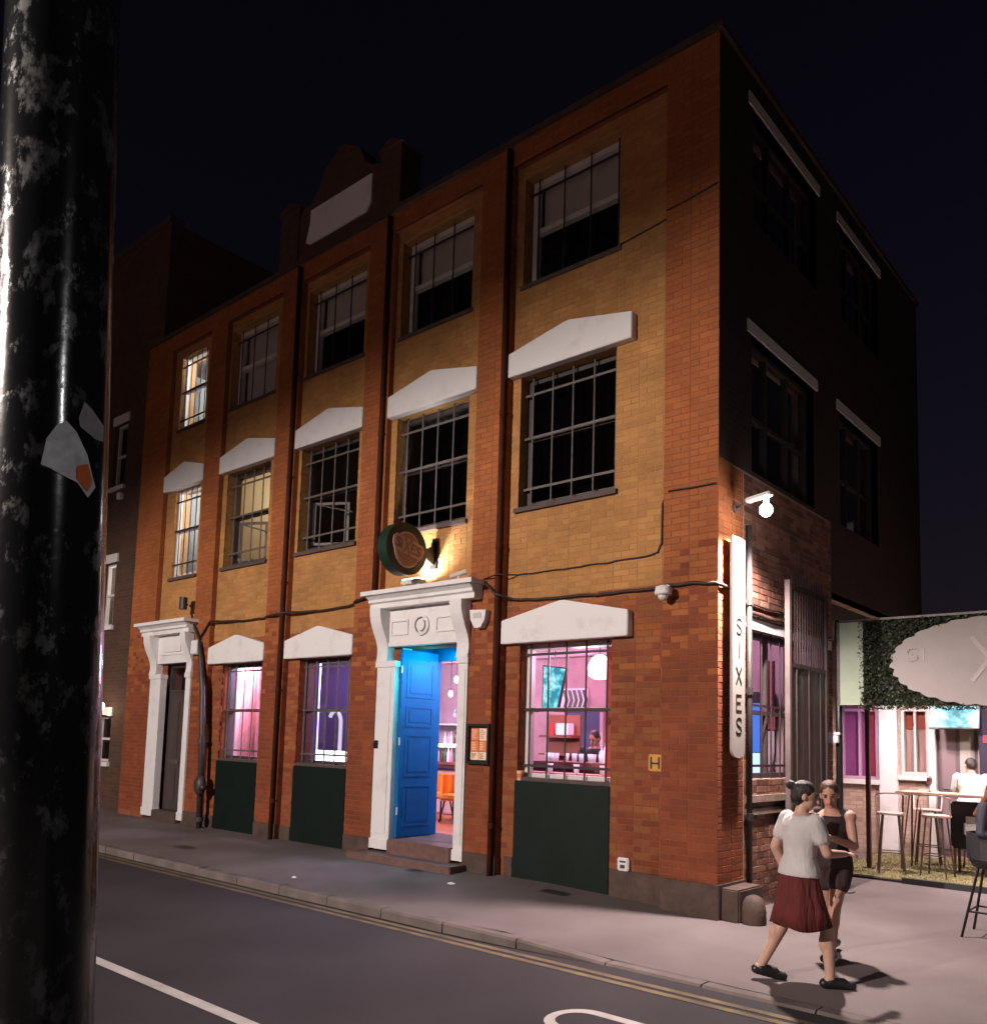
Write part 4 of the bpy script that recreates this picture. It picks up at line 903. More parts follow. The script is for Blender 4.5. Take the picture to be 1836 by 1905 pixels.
def stool_proto():
    t = thing('bar_stool', 'x', 'stool', (0,0,0), 'bar stools at the high table')
    m_ = MB(); m_.lathe([(.19,0),(.2,.012),(.2,.03),(.18,.036)], (0,0,.84), 18); m_.build('seat', steel, t)
    for k in range(4):
        a = R(45+90*k); m_ = MB(); m_.tube([(.15*math.cos(a),.15*math.sin(a),.84),(.25*math.cos(a),.25*math.sin(a),0)], .012); m_.build('leg', dst, t)
    m_ = MB(); q = [(.215*math.cos(R(45+90*k)),.215*math.sin(R(45+90*k)),.3) for k in range(5)]; m_.tube(q, .009); m_.build('foot_ring', dst, t)
    m_ = MB(); m_.tube([(-.19,.0,.85),(-.21,.1,1.12),(-.12,.2,1.16),(.12,.2,1.16),(.21,.1,1.12),(.19,0,.85)], .011); m_.build('back_rail', steel, t)
    return t
s0 = stool_proto(); s0.location = (.27,5.05,.045); s0.rotation_euler = (0,0,R(200)); s0['label'] = 'pale metal bar stool at the left end of the high table, nearest the dark post'
for (x, y, rz, lab) in ((.42,6.45,R(10),'pale bar stool on the far side of the high table'),(1.05,6.5,R(0),'bar stool under the person in the white shirt'),(.85,5.2,R(175),'bar stool in front of the high table before the dark keg')):
    c = copy_tree(s0, (x,y,.045), rz); c['label'] = lab
pp = thing('terrace_post', 'slim dark brown post at the left corner of the turf', 'post', (-.12, 5.3, .045))
m_ = MB(); m_.box(-.15,-.09,5.27,5.33,.046,2.6); m_.build('pole', mat('brown post', (.06,.025,.02), .6), pp); m_ = MB(); m_.box(-.19,-.05,5.23,5.37,.046,.06); m_.build('base_plate', M['darkmetal'], pp)
kg = thing('dark_keg', 'dark boxy drinks bin on short legs under the high table', 'bin', (1.15, 5.85, .045))
m_ = MB(); m_.bevbox(.92,1.42,5.66,6.0,.42,1.1,.03); m_.build('body', M['black'], kg)
for x in (.97, 1.37):
    for y in (5.7, 5.96): m_ = MB(); m_.cyl((x,y,.046),(x,y,.42),.02,n=8); m_.build('leg', dst, kg)
m_ = MB(); m_.bevbox(1.12,1.30,5.56,5.64,.62,.82,.02); m_.box(1.15,1.27,5.58,5.62,.82,.9); tag(m_.build('white_bag', M['white']), 'white bag hung on the front of the dark bin', 'bag')

# ------------------------------------------------------------------ inside the bar
lilac = mat('lilac drape', (.82,.74,.90), .8, var=.12); rose = mat('rose drape', (.62,.34,.34), .8, var=.15); coral = mat('coral drape', (.70,.24,.17), .8, var=.2)
def drape(name, lab, x0, x1, y, z0, z1, m_, group=None, folds=7, axis='x', amp=.03):
    rn = random.Random(int(abs(x0*100))); nn = folds*8; fr_, bk = [], []
    for k in range(nn+1):
        t = k/nn; u = x0+(x1-x0)*t; d = amp*math.sin(t*folds*2*math.pi+.6*math.sin(t*9))
        fr_.append((u, y+d)); bk.append((u, y+d+.012))
    m2 = MB(); ring = fr_+bk[::-1]
    m2.prism(ring, 'z', z0, z1) if axis == 'x' else m2.prism([(b, a) for a, b in ring], 'z', z0, z1)
    o = m2.build(name, m_, smooth=False); return tag(o, lab, 'curtain', group)
drape('drape', 'rose pink drape filling the barred window next to the brown door', -11.4, -10.05, 1.05, .9, 3.3, rose, folds=9)
drape('drape', 'lilac drape at the left of the barred window next to the brown door', -11.0, -10.3, .62, .9, 3.3, lilac, folds=5)
drape('drape', 'lilac drape at the left of the blue lit window', -9.6, -8.75, 1.45, .9, 3.3, lilac, folds=6)
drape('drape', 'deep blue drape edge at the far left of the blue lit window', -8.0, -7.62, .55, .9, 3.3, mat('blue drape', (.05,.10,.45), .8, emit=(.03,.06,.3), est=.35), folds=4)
drape('drape', 'coral tied drape at the right of the pink window', -1.92, -1.6, .75, 1.0, 3.05, coral, folds=5)
# light points of the bar
point('bar_light', (-10.4,.75,3.2), 230, (1.0,.62,.84), .1); point('bar_light', (-8.2,1.2,3.2), 230, (.66,.55,1.0), .12)
point('bar_light', (-6.6,2.6,3.25), 150, (1.0,.55,.7), .15); point('bar_light', (-3.6,2.6,3.2), 230, (1.0,.36,.66), .15); point('bar_light', (-7.6,3.3,2.6), 50, (.85,.7,1.0), .1)
point('bar_light', (-.8,1.6,3.1), 22, (.8,.55,.9), .1)
# pendant lamp
pl = thing('pendant_lamp', 'big glowing white pendant lamp hanging in the pink window', 'lamp', (-2.52,1.5,2.86))
m_ = MB(); m_.lathe([(.05,.17),(.12,.12),(.17,0),(.155,-.12),(.09,-.16),(.03,-.17)], (-2.52,1.5,2.87), 20); m_.build('lamp_shade', emis('glowing shade', (1,.88,.98), 9), pl, smooth=True)
m_ = MB(); m_.cyl((-2.52,1.5,3.05),(-2.52,1.5,3.6),.008,n=6); m_.build('cord', M['black'], pl)
point('pendant_glow', (-2.52,1.2,2.86), 110, (1.0,.55,.80), .15)
# hanging turquoise screen, poster, door, shelf
ss = thing('bar_screen', 'tilted pale turquoise screen hanging in the left of the pink window', 'screen', (-4.05,2.5,2.7))
m_ = MB(); m_.prism([(-4.30,3.05),(-3.83,2.99),(-3.98,2.34),(-4.30,2.34)], 'y', 2.5, 2.55); m_.build('bezel', M['black'], ss)
m_ = MB(); m_.prism([(-4.28,3.03),(-3.85,2.975),(-3.995,2.36),(-4.28,2.36)], 'y', 2.494, 2.499); sc2 = scr.copy(); m_.build('display', sc2, ss)
m_ = MB(); m_.cyl((-4.1,2.56,3.0),(-4.1,2.56,3.6),.012,n=6); m_.build('hanger', M['black'], ss)
po = thing('wall_picture', 'black and white striped picture on the back wall of the pink window', 'picture', (-4.7,4.6,2.6))
m_ = MB(); m_.box(-5.45,-4.85,4.56,4.597,2.40,2.82); m_.build('board', M['room_white'], po)
m_ = MB()
for k in range(5): m_.prism([(-5.4+.11*k,2.42),(-5.33+.11*k,2.42),(-5.27+.11*k,2.6),(-5.33+.11*k,2.79),(-5.40+.11*k,2.79),(-5.34+.11*k,2.6)], 'y', 4.55, 4.559)
m_.build('print', M['black'], po)
bd = thing('back_door', 'dark navy door in the back wall of the bar behind the pink window', 'door', (-5.0,4.6,.36))
m_ = MB(); m_.box(-5.30,-4.55,4.55,4.597,.361,2.40); m_.build('leaf', mat('navy door', (.03,.035,.10), .5), bd); m_ = frame_mb(-5.38,-4.47,.36,2.47,4.53,4.597,.07); m_.build('frame', M['room_pink'], bd)
sh = thing('wall_shelf', 'brown shelf with boxes at the left of the pink window', 'shelf', (-3.95,2.6,1.9))
m_ = MB(); m_.box(-4.35,-3.72,2.5,2.75,1.88,1.92); m_.box(-4.35,-3.72,2.5,2.75,1.60,1.63); m_.box(-4.35,-3.72,2.75,2.78,1.2,2.25); m_.build('board', mat('shelf wood', (.22,.06,.04), .6), sh)
m_ = MB(); m_.box(-4.16,-4.07,2.53,2.7,1.925,2.12); tag(m_.build('red_box', mat('red box', (.6,.02,.03), .6)), 'red box on the wall shelf in the pink window', 'box')
m_ = MB(); m_.bevbox(-4.05,-3.80,2.53,2.7,1.925,2.11,.01); tag(m_.build('white_box', M['room_white']), 'white box beside the red one on the wall shelf', 'box')
# bar counters with bottles
glassy = [mat('clear bottle', (.6,.55,.6), .15, emit=(.7,.6,.8), est=.35), mat('brown bottle', (.10,.04,.02), .15), mat('green bottle', (.03,.10,.05), .15), mat('pink bottle', (.6,.2,.3), .2, emit=(.8,.3,.5), est=.3)]
def bottle_mesh(i):
    m2 = MB(); m2.lathe([(.034,0),(.036,.01),(.036,.17),(.014,.215),(.013,.285),(.016,.29)], (0,0,0), 10); return m2.mesh('bottle', glassy[i], True)
def tumbler_mesh():
    m2 = MB(); m2.lathe([(.03,0),(.042,.12),(.037,.12),(.028,.012)], (0,0,0), 10); return m2.mesh('tumbler', glassy[0], True)
BM = [bottle_mesh(i) for i in range(4)]; TM = tumbler_mesh()
def bottles(xs, y, z, lab, grp, seed):
    rn = random.Random(seed)
    for x in xs:
        i = rn.choice((0,0,0,1,2,3)); o = link('bottle', BM[i], None, (x+rn.uniform(-.01,.01), y+rn.uniform(-.03,.03), z+.001)); tag(o, ('clear ','brown ','green ','pink ')[i]+lab, 'bottle', grp); o.scale = (1,1,rn.uniform(.85,1.1))
ct = thing('bar_counter', 'reddish wooden counter right behind the pink window', 'counter', (-2.9,1.75,.36))
wd = mat('counter wood', (.20,.07,.06), .35, var=.2)
m_ = MB(); m_.bevbox(-3.85,-1.75,1.45,2.05,1.47,1.53,.012); m_.build('counter_top', wd, ct); m_ = MB(); m_.box(-3.8,-1.8,1.55,1.95,.361,1.47); m_.build('base', wd, ct)
m_ = MB(); m_.bevbox(-3.3,-1.62,.75,1.05,1.36,1.40,.01); m_.build('front_shelf', mat('pink shelf', (.5,.25,.25), .4), ct); m_ = MB(); m_.box(-3.25,-1.65,.85,.95,.361,1.36); m_.build('shelf_support', wd, ct)
bottles([-2.55,-2.47,-2.36,-2.28,-2.2], 1.6, 1.53, 'bottle on the counter behind the pink window', 'bottles on the counter in the pink window', 1)
rn = random.Random(8)
for k in range(9): tag(link('tumbler', TM, None, (-3.55+.13*k+rn.uniform(-.03,.03), 1.6+rn.uniform(-.05,.12), 1.531)), 'clear glass on the counter behind the pink window', 'glass', 'glasses on the counter in the pink window')
for x, y in ((-2.9,.9),(-2.45,.88),(-2.05,.9)): tag(link('tumbler', TM, None, (x,y,1.401)), 'clear glass on the low pink shelf just inside the pink window', 'glass', 'glasses on the pink shelf')
m_ = MB(); m_.ell((-2.32,1.85,1.68),(.07,.07,.07)); m_.cyl((-2.32,1.85,1.531),(-2.32,1.85,1.63),.025,n=8); tag(m_.build('table_lamp', emis('counter lamp', (.95,.9,1), 8), smooth=True), 'small glowing lamp among the bottles on the counter of the pink window', 'lamp')
# far bar seen through the door
bb = thing('back_bar', 'lit back bar with bottle shelves seen through the blue door', 'bar', (-7.7,4.2,.36))
m_ = MB(); m_.bevbox(-9.0,-6.9,3.6,4.05,1.30,1.36,.01); m_.build('counter_top', wd, bb)
m_ = MB(); m_.box(-8.95,-6.95,3.68,4.0,.361,1.30); m_.build('base', mat('bar front', (.50,.32,.36), .5), bb)
for k in range(4):
    m_ = MB(); m_.box(-8.95,-6.95,3.655,3.679,.72+.16*k,.76+.16*k); m_.build('slat', mat('dark slat', (.05,.02,.03), .6), bb)
m_ = MB(); m_.box(-8.95,-6.95,4.3,4.59,1.66,1.69); m_.box(-8.95,-6.95,4.3,4.59,2.1,2.13); m_.build('bottle_shelf', M['room_white'], bb)
m_ = MB(); m_.box(-8.95,-6.95,4.28,4.299,1.645,1.71); m_.build('light_strip', emis('shelf strip', (.95,.9,1), 7), bb)
bottles([-8.3+.085*k for k in range(14)], 4.42, 1.69, 'bottle on the lit shelf seen through the blue door', 'bottles on the lit back bar shelf', 2)
bottles([-8.3+.09*k for k in range(13)], 3.85, 1.36, 'bottle on the far counter seen through the blue door', 'bottles on the far counter', 3)
for k in range(6):
    g_ = MB(); g_.lathe([(.03,.12),(.005,.11),(.005,.05),(.035,.03),(.03,-.03)], (-8.0+.1*k,4.35,2.3), 10); tag(g_.build('hanging_glass', glassy[0], smooth=True), 'stemmed glass hung upside down over the back bar', 'glass', 'glasses hung over the back bar')
for i, (x, y, z) in enumerate(((-7.55,3.9,3.0),(-7.75,3.95,2.72))):
    t = thing('filament_lamp', ('bare glowing bulb hung higher over the back bar','small pink bulb hung lower over the back bar')[i], 'lamp', (x,y,z), 'bulbs over the back bar')
    m_ = MB(); m_.ell((x,y,z),(.05,.05,.07)); m_.build('bulb', emis('bulb glow', ((1,.9,.95),(1,.25,.45))[i], 9), t, smooth=True); m_ = MB(); m_.cyl((x,y,z+.07),(x,y,3.6),.006,n=5); m_.build('cord', M['black'], t)
orange = mat('orange chair', (.75,.24,.02), .55)
for i, (x, y, lab) in enumerate(((-6.25,2.55,'orange tub chair just inside the blue door'),(-6.75,2.75,'orange tub chair farther in behind the first one'))):
    t = thing('orange_chair', lab, 'chair', (x,y,.36), 'orange chairs inside the door')
    ring = [(x+.27*math.cos(R(a)), y+.27*math.sin(R(a))) for a in range(-20,201,20)]; inn = [(x+.22*math.cos(R(a)), y+.22*math.sin(R(a))) for a in range(200,-21,-20)]
    m_ = MB(); m_.prism(ring+inn, 'z', .72, 1.18); m_.build('backrest', orange, t); m_ = MB(); m_.lathe([(.2,.74),(.25,.78),(.24,.84),(.1,.86)], (x,y,0), 16); m_.build('seat', orange, t)
    for k in range(4): a = R(45+90*k); m_ = MB(); m_.cyl((x+.15*math.cos(a),y+.15*math.sin(a),.75),(x+.24*math.cos(a),y+.24*math.sin(a),.361),.015,n=6); m_.build('leg', M['black'], t)
# objects in the blue lit window
wc = thing('light_counter', 'glowing white counter in the lower right of the blue lit window', 'counter', (-8.1,1.1,.36))
m_ = MB(); m_.box(-8.75,-7.55,.85,1.35,1.30,1.54); m_.build('glow_top', emis('white counter', (.93,.92,1.0), 5), wc); m_ = MB(); m_.box(-8.7,-7.6,.9,1.3,.361,1.30); m_.build('base', M['room_dark'], wc)
ar = thing('arched_lamp', 'white curved tube lamp in the blue lit window', 'lamp', (-8.55,1.6,1.3))
m_ = MB(); m_.tube([(-8.33,1.65,.36),(-8.33,1.65,2.05)]+[(-8.50+.17*math.cos(R(a)),1.65,2.05+.22*math.sin(R(a))) for a in range(15,151,15)], .035, 10); m_.build('tube', emis('lilac tube', (.85,.78,1.0), .75), ar, smooth=True)
tl_ = thing('tube_lamp', 'thin white tube lamp hanging in the blue lit window', 'lamp', (-8.15,1.6,2.7))
m_ = MB(); m_.cyl((-8.02,1.6,2.48),(-8.02,1.6,3.05),.022,n=8); m_.build('tube', emis('white tube', (.9,.85,1.0), 1.2), tl_); m_ = MB(); m_.cyl((-8.02,1.6,3.05),(-8.02,1.6,3.6),.006,n=5); m_.build('cord', M['black'], tl_)
m_ = MB(); m_.box(-11.2,-8.4,2.45,2.5,.361,3.5); o = m_.build('dark_screen', mat('indigo panel', (.035,.025,.09), .6)); tag(o, 'dark indigo partition behind the blue lit window', 'screen')
# corner room seen through the side window
fg = thing('drinks_fridge', 'drinks fridge glowing blue behind the side window', 'fridge', (-.8,2.45,.36))
m_ = MB(); m_.box(-.90,-.52,2.4,2.74,.361,2.55); m_.build('cabinet', M['black'], fg); m_ = MB(); m_.box(-.87,-.55,2.388,2.399,1.75,2.4); m_.build('upper_glow', emis('blue glow', (.05,.22,.9), 1.0), fg); m_ = MB(); m_.box(-.87,-.55,2.386,2.399,.6,1.74); m_.build('lower_glow', emis('cool glow', (.55,.75,1.0), 1.5), fg)
drape('drape', 'dark rose drape in the upper half of the side window', -.5, -.36, 2.35, 2.05, 2.95, mat('deep rose drape', (.45,.10,.12), .8), folds=2)
drape('drape', 'pale lilac drape in the lower half of the side window', -.5, -.35, 2.3, .8, 2.03, mat('pale lilac drape', (.62,.52,.62), .8), folds=2)

# ------------------------------------------------------------------ neighbouring house on the left
nb_ = thing('neighbour_house', 'dark taller brick house left of the brown door with a lit window', 'building', (-17,.3,0))
NH = [(-15.45,-14.88,4.15,5.6), (-15.3,-14.6,1.1,2.1), (-15.4,-14.8,7.4,8.9)]
m_ = MB()
for c in cells(-24, -13.39, -.1, 13.2, NH): m_.box(c[0],c[1],.3,.55,c[2],c[3])
m_.build('wall', M['far_brick'], nb_)
m_ = MB(); m_.box(-13.62,-13.40,.56,9,-.1,13.2); m_.box(-24,-13.62,8.8,9,-.1,13.2); m_.box(-24,-13.62,.56,8.8,13.0,13.2); m_.build('wall', M['far_brick'], nb_)
m_ = MB(); m_.box(-24.05,-13.385,.25,.6,13.2,13.35); m_.build('coping', M['coping'], nb_)
m_ = MB(); m_.box(-13.55,-13.40,.22,.30,0,10.1); m_.build('lit_edge_strip', M['blind'], nb_)  # pale strip painted in place of the end pilaster's lit edge
m_ = MB(); m_.box(-24,-13.63,2.2,2.3,0,12.99); m_.build('room_wall', M['room_white'], nb_)
for i, (a, b, z0, z1) in enumerate(NH):
    w = frame_mb(a,b,z0,z1,.38,.45,.05,((z0+z1)/2,),.05).build('window', M['frame_white'], nb_)
    p = MB(); p.box(a+.05,b-.05,.412,.418,z0+.05,z1-.05); p.build('pane', M['glass'], w)
    p = MB(); p.box(a-.08,b+.08,.26,.33,z1+.005,z1+.2); p.build('lintel', M['white'], w); p = MB(); p.box(a-.06,b+.06,.24,.36,z0-.1,z0-.005); p.build('sill', M['white'], w)
point('neighbour_light', (-15.3,1.2,5.3), 110, (1.0,.95,.9), .1); point('neighbour_light', (-15.2,1.4,1.9), 14, (1.0,.8,.65), .1)
m_ = MB(); m_.box(-24,-13.63,.56,2.19,3.2,3.4); m_.box(-24,-13.63,.56,2.19,6.6,6.8); m_.build('floor_slab', M['room_white'], nb_)
wl2 = thing('wall_lantern', 'small warm lantern on the neighbouring house', 'lamp', (-14.75,.3,2.3))
m_ = MB(); m_.ell((-14.75,.12,2.32),(.08,.08,.09)); m_.build('globe', emis('warm globe', (1,.75,.5), 6), wl2, smooth=True); m_ = MB(); m_.tube([(-14.75,.299,2.1),(-14.75,.12,2.12),(-14.75,.12,2.22)], .018); m_.build('arm', M['black'], wl2)
point('lantern_glow', (-14.75,-.05,2.3), 8, (1,.7,.5), .08)
m_ = MB(); m_.bevbox(-14.93,-14.78,.2,.298,7.05,7.2,.01); tag(m_.build('junction_box', M['white']), 'small white box high on the neighbouring house', 'box')

# ------------------------------------------------------------------ street lamps on the near pavement (outside the picture)
for i, (x, y, z) in enumerate((LAMP_A, LAMP_B, LAMP_C)):
    t = thing('street_lamp', ('tall grey street lamp on the near pavement to the left','tall grey street lamp on the near pavement to the right','tallest grey street lamp across the road behind the viewer')[i], 'street lamp', (x,y-.9,0), 'street lamps along the near pavement')
    m_ = MB(); m_.lathe([(.12,0),(.12,.9),(.08,1.0),(.055,8.6)], (x,y-.9,0), 14); m_.build('column', M['darkmetal'], t, smooth=True)
    m_ = MB(); m_.tube([(x,y-.9,8.6),(x,y-.8,z+.15),(x,y-.35,z+.2)], .035); m_.build('arm', M['darkmetal'], t)
    m_ = MB(); m_.bevbox(x-.14,x+.14,y-.4,y+.25,z+.09,z+.23,.03); m_.build('lantern', M['darkmetal'], t)
    m_ = MB(); m_.box(x-.11,x+.11,y-.25,y+.2,z+.06,z+.088); m_.build('lens', emis('lantern lens', (1,.86,.72), 60), t)
# black post close to the camera
lp = thing('lamp_post', 'black flaking painted lamp post close by at the left edge', 'lamp post', (2.80,-7.90,0))
pm = mat('flaking black paint', (.008,.009,.010), .16, spec=.5); nt = pm.node_tree; N = nt.nodes; L = nt.links; b = N['Principled BSDF']
tc = N.new('ShaderNodeTexCoord'); mp = N.new('ShaderNodeMapping'); mp.inputs['Scale'].default_value = (14,14,8); L.new(tc.outputs['Object'], mp.inputs['Vector'])
nz = N.new('ShaderNodeTexNoise'); nz.inputs['Scale'].default_value = 1.6; nz.inputs['Detail'].default_value = 9; nz.inputs['Roughness'].default_value = .72; L.new(mp.outputs[0], nz.inputs['Vector'])
cr = N.new('ShaderNodeValToRGB'); cr.color_ramp.elements[0].position = .53; cr.color_ramp.elements[0].color = (0,0,0,1); cr.color_ramp.elements[1].position = .66; cr.color_ramp.elements[1].color = (1,1,1,1); L.new(nz.outputs['Fac'], cr.inputs['Fac'])
mx = N.new('ShaderNodeMix'); mx.data_type = 'RGBA'; L.new(cr.outputs[0], mx.inputs[0]); mx.inputs[6].default_value = (.008,.009,.010,1); mx.inputs[7].default_value = (.05,.05,.049,1); L.new(mx.outputs[2], b.inputs['Base Color'])
ma = N.new('ShaderNodeMath'); ma.operation = 'MULTIPLY_ADD'; L.new(cr.outputs[0], ma.inputs[0]); ma.inputs[1].default_value = .5; ma.inputs[2].default_value = .15; L.new(ma.outputs[0], b.inputs['Roughness'])
n2 = N.new('ShaderNodeTexNoise'); n2.inputs['Scale'].default_value = 14; n2.inputs['Detail'].default_value = 6; L.new(tc.outputs['Object'], n2.inputs['Vector'])
bp = N.new('ShaderNodeBump'); bp.inputs['Strength'].default_value = .22; bp.inputs['Distance'].default_value = .004; L.new(n2.outputs['Fac'], bp.inputs['Height']); L.new(bp.outputs[0], b.inputs['Normal'])
PA, PB = Vector((2.803,-7.904,.9)), Vector((2.775,-7.976,2.9)); PD = (PB-PA)/2.0
def pax(z): return PA + PD*(z-.9)
m_ = MB(); nn = 48
m_.loft([[pax(z)+Vector((r*math.cos(2*math.pi*k/nn), r*math.sin(2*math.pi*k/nn), 0)) for k in range(nn)] for z, r in ((0,.135),(.25,.135),(.32,.11),(.7,.096),(1.2,.092),(1.7,.089),(2.3,.086),(2.95,.084),(3.02,.084),(4.5,.078),(6.0,.073))])
m_.build('column', pm, lp, smooth=True)
def sticker(name, pts, m_, off, lab):
    """patch wrapped round the post; pts = (angle from the camera direction in degrees, height)"""
    vs, n = [], len(pts); me = MB(); c_a = sum(p[0] for p in pts)/n; c_z = sum(p[1] for p in pts)/n
    base = math.atan2(CAM.y-pax(1.9).y, CAM.x-pax(1.9).x); rings = []
    for k in range(5):
        s_ = k/4; ring = []
        for a, z in pts:
            aa = c_a+(a-c_a)*s_; zz_ = c_z+(z-c_z)*s_; t = base+R(aa); r = .0895-(zz_-1.7)*.005+off+(.003*(s_**4)*math.sin(a*1.7+z*50)**2)
            q = pax(zz_)+Vector((r*math.cos(t), r*math.sin(t), 0)); ring.append(q)
        rings.append(ring)
    v0 = [rings[0][0]]; me.v = [tuple(v0[0])]; 
    for ring in rings[1:]: me.v += [tuple(q) for q in ring]
    for i in range(n): me.f.append((0, 1+i, 1+(i+1)%n))
    for k in range(3):
        for i in range(n): a = 1+k*n+i; b_ = 1+k*n+(i+1)%n; me.f.append((a, a+n, b_+n, b_))
    me.m = [0]*len(me.f); o = me.build(name, m_, lp, smooth=True); o['label'] = lab; return o
stk = mat('weathered sticker', (.62,.63,.64), .5, var=.3, vs=40)
sticker('sticker', [(-6,2.185),(-2,2.225),(6,2.248),(14,2.258),(24,2.245),(36,2.215),(45,2.18),(46,2.17),(38,2.15),(26,2.168),(12,2.175),(0,2.183)], stk, .0012, 'torn grey sticker with an orange corner')
sticker('sticker', [(25,2.193),(37,2.202),(43,2.178),(37,2.160),(25,2.170)], mat('orange print', (.75,.16,.05), .5), .0022, 'orange corner of the torn sticker')
sticker('sticker', [(26,2.268),(31,2.296),(40,2.290),(56,2.272),(58,2.248),(44,2.244),(28,2.256)], mat('grey sticker', (.32,.30,.31), .6, var=.25, vs=40), .0012, 'small grey peeling sticker')

# ------------------------------------------------------------------ people
def remesh(mb, voxel, smooth_it, m_, name):
    me = mb.mesh(name+'_raw', m_); o = bpy.data.objects.new('tmp', me); COL.objects.link(o)
    r_ = o.modifiers.new('r', 'REMESH'); r_.mode = 'VOXEL'; r_.voxel_size = voxel; r_.use_smooth_shade = True
    s_ = o.modifiers.new('s', 'SMOOTH'); s_.iterations = smooth_it; s_.factor = .5
    dg = bpy.context.evaluated_depsgraph_get(); out = bpy.data.meshes.new_from_object(o.evaluated_get(dg)); bpy.data.objects.remove(o)
    out.name = name; out.materials.clear(); out.materials.append(m_); out.polygons.foreach_set('use_smooth', [True]*len(out.polygons)); return out
def V(*a): return Vector(a)
class Human:
    """pose in its own frame: x to the right hand, y forward, z up; joints are given in metres"""
    def __init__(s, J, up, right, head_yaw=0, head_pitch=0, w=1.0):
        s.J = {k: Vector(v) for k, v in J.items()}; s.w = w
        s.right = Vector(right).normalized(); s.hy = R(head_yaw); s.hp = R(head_pitch)
    def frame(s, a, b):
        u = (s.J[b]-s.J[a]).normalized(); r = (s.right-u*s.right.dot(u)).normalized(); f = u.cross(r); return r, f, u
    def torso(s, mb, grow=0, lo=-.10, hi=1.0, flare=0):
        r, f, u = s.frame('pelvis', 'neck'); p, n = s.J['pelvis'], s.J['neck']; L_ = (n-p).length; rings = []
        prof = [(-.12,.10,.075),(-.06,.155,.105),(.0,.165,.115),(.12,.155,.105),(.30,.13,.09),(.45,.135,.095),(.62,.155,.11),(.78,.165,.105),(.88,.155,.09),(.95,.10,.07),(1.0,.055,.055),(1.06,.05,.052)]
        for t, a, b in prof:
            if t < lo or t > hi: continue
            c = p + u*(t*L_); a_ = a*s.w+grow+(flare if t < .2 else 0); b_ = b*s.w+grow+(flare if t < .2 else 0)
            rings.append([c + r*(a_*math.cos(k*math.pi/12)) + f*(b_*math.sin(k*math.pi/12)) for k in range(24)])
        mb.loft(rings)
    def limb(s, mb, names, rads, grow=0):
        for (a, b), (r0, r1) in zip(zip(names[:-1], names[1:]), rads): mb.capsule(s.J[a], s.J[b], r0+grow, r1+grow)
    def head_m(s): 
        r, f, u = s.frame('neck', 'head'); M0 = Matrix((r, f, u)).transposed()
        return M0 @ Matrix.Rotation(-s.hy, 3, 'Z') @ Matrix.Rotation(s.hp, 3, 'X')
    def hand(s, mb, el, wr, palm, curl):
        d = (s.J[wr]-s.J[el]).normalized(); pn = Vector(palm); pn = (pn-d*pn.dot(d)).normalized(); side = d.cross(pn); w0 = s.J[wr]
        mb.ell(w0+d*.045, (.040,.017,.050), Matrix((side, pn, d)).transposed(), 12, 8)
        for i, (o_, ln) in enumerate(((-.027,.062),(-.009,.074),(.009,.070),(.027,.054))):
            a = w0+d*.075+side*o_; m1 = a+d*ln*.5+pn*curl*.012; e = m1+d*ln*.45*(1-curl*.5)+pn*curl*.034; mb.capsule(a, m1, .0095, .0085, 8); mb.capsule(m1, e, .0085, .007, 8)
        a = w0+d*.025-side*.03; m1 = a+d*.03-side*.025+pn*.012; mb.capsule(a, m1, .012, .010, 8); mb.capsule(m1, m1+d*.03+pn*.012, .010, .008, 8)
    def body(s, skin, name, thing_, palmL=(0,1,0), palmR=(0,1,0), curl=.5, foot=True):
        mb = MB(); s.torso(mb, 0, -.2, 2)
        J = s.J; w = s.w
        mb.capsule(J['neck']-(J['head']-J['neck'])*.15, J['head']-(J['head']-J['neck'])*.25, .054, .05)
        H = s.head_m(); hc = J['head']
        mb.ell(hc+H@V(0,-.008,.02), (.074,.094,.098), H); mb.ell(hc+H@V(0,.028,-.045), (.056,.060,.068), H); mb.ell(hc+H@V(0,.05,-.085), (.030,.030,.025), H, 10, 7)
        mb.capsule(hc+H@V(0,.086,.012), hc+H@V(0,.108,-.03), .011, .015, 8)
        for sx in (-1, 1): mb.ell(hc+H@V(.075*sx,-.012,-.012), (.012,.022,.034), H, 8, 6)
        for sd in 'LR':
            mb.ell(J['sh'+sd], (.062,.058,.06)); s.limb(mb, ['sh'+sd,'el'+sd,'wr'+sd], [(.050*w,.040*w),(.040*w,.027*w)])
            s.hand(mb, 'el'+sd, 'wr'+sd, palmL if sd == 'L' else palmR, curl)
            s.limb(mb, ['hip'+sd,'kn'+sd,'an'+sd], [(.088*w,.058*w),(.058*w,.037*w)]); k, a = J['kn'+sd], J['an'+sd]; back = -s.right.cross(V(0,0,1))*-1
            calf = k.lerp(a, .3); fw = (J['to'+sd]-J['an'+sd]); fw.z = 0; fw = fw.normalized(); mb.ell(calf-fw*.018, (.050*w,.052*w,.10*w))
            mb.capsule(J['an'+sd]-fw*.03-V(0,0,.03), J['to'+sd], .036, .028)
        o = link(name, remesh(mb, .0075, 5, skin, name), None); o.parent = thing_; o['label'] = 'skin'
        del o['label']
        H4 = H; eye = mat('eye', (.02,.015,.012), .2)
        for sx in (-1, 1):
            e = MB(); e.ell(hc+H@V(.031*sx,.080,.012), (.012,.008,.008), H, 10, 7); q = e.build('eye', eye, None, True); q.parent = thing_
            e = MB(); e.tube([hc+H@V(.016*sx,.094,.033), hc+H@V(.034*sx,.090,.038), hc+H@V(.05*sx,.078,.032)], .0045, 6); q = e.build('eyebrow', mat('brow', (.04,.02,.012), .8), None, True); q.parent = thing_
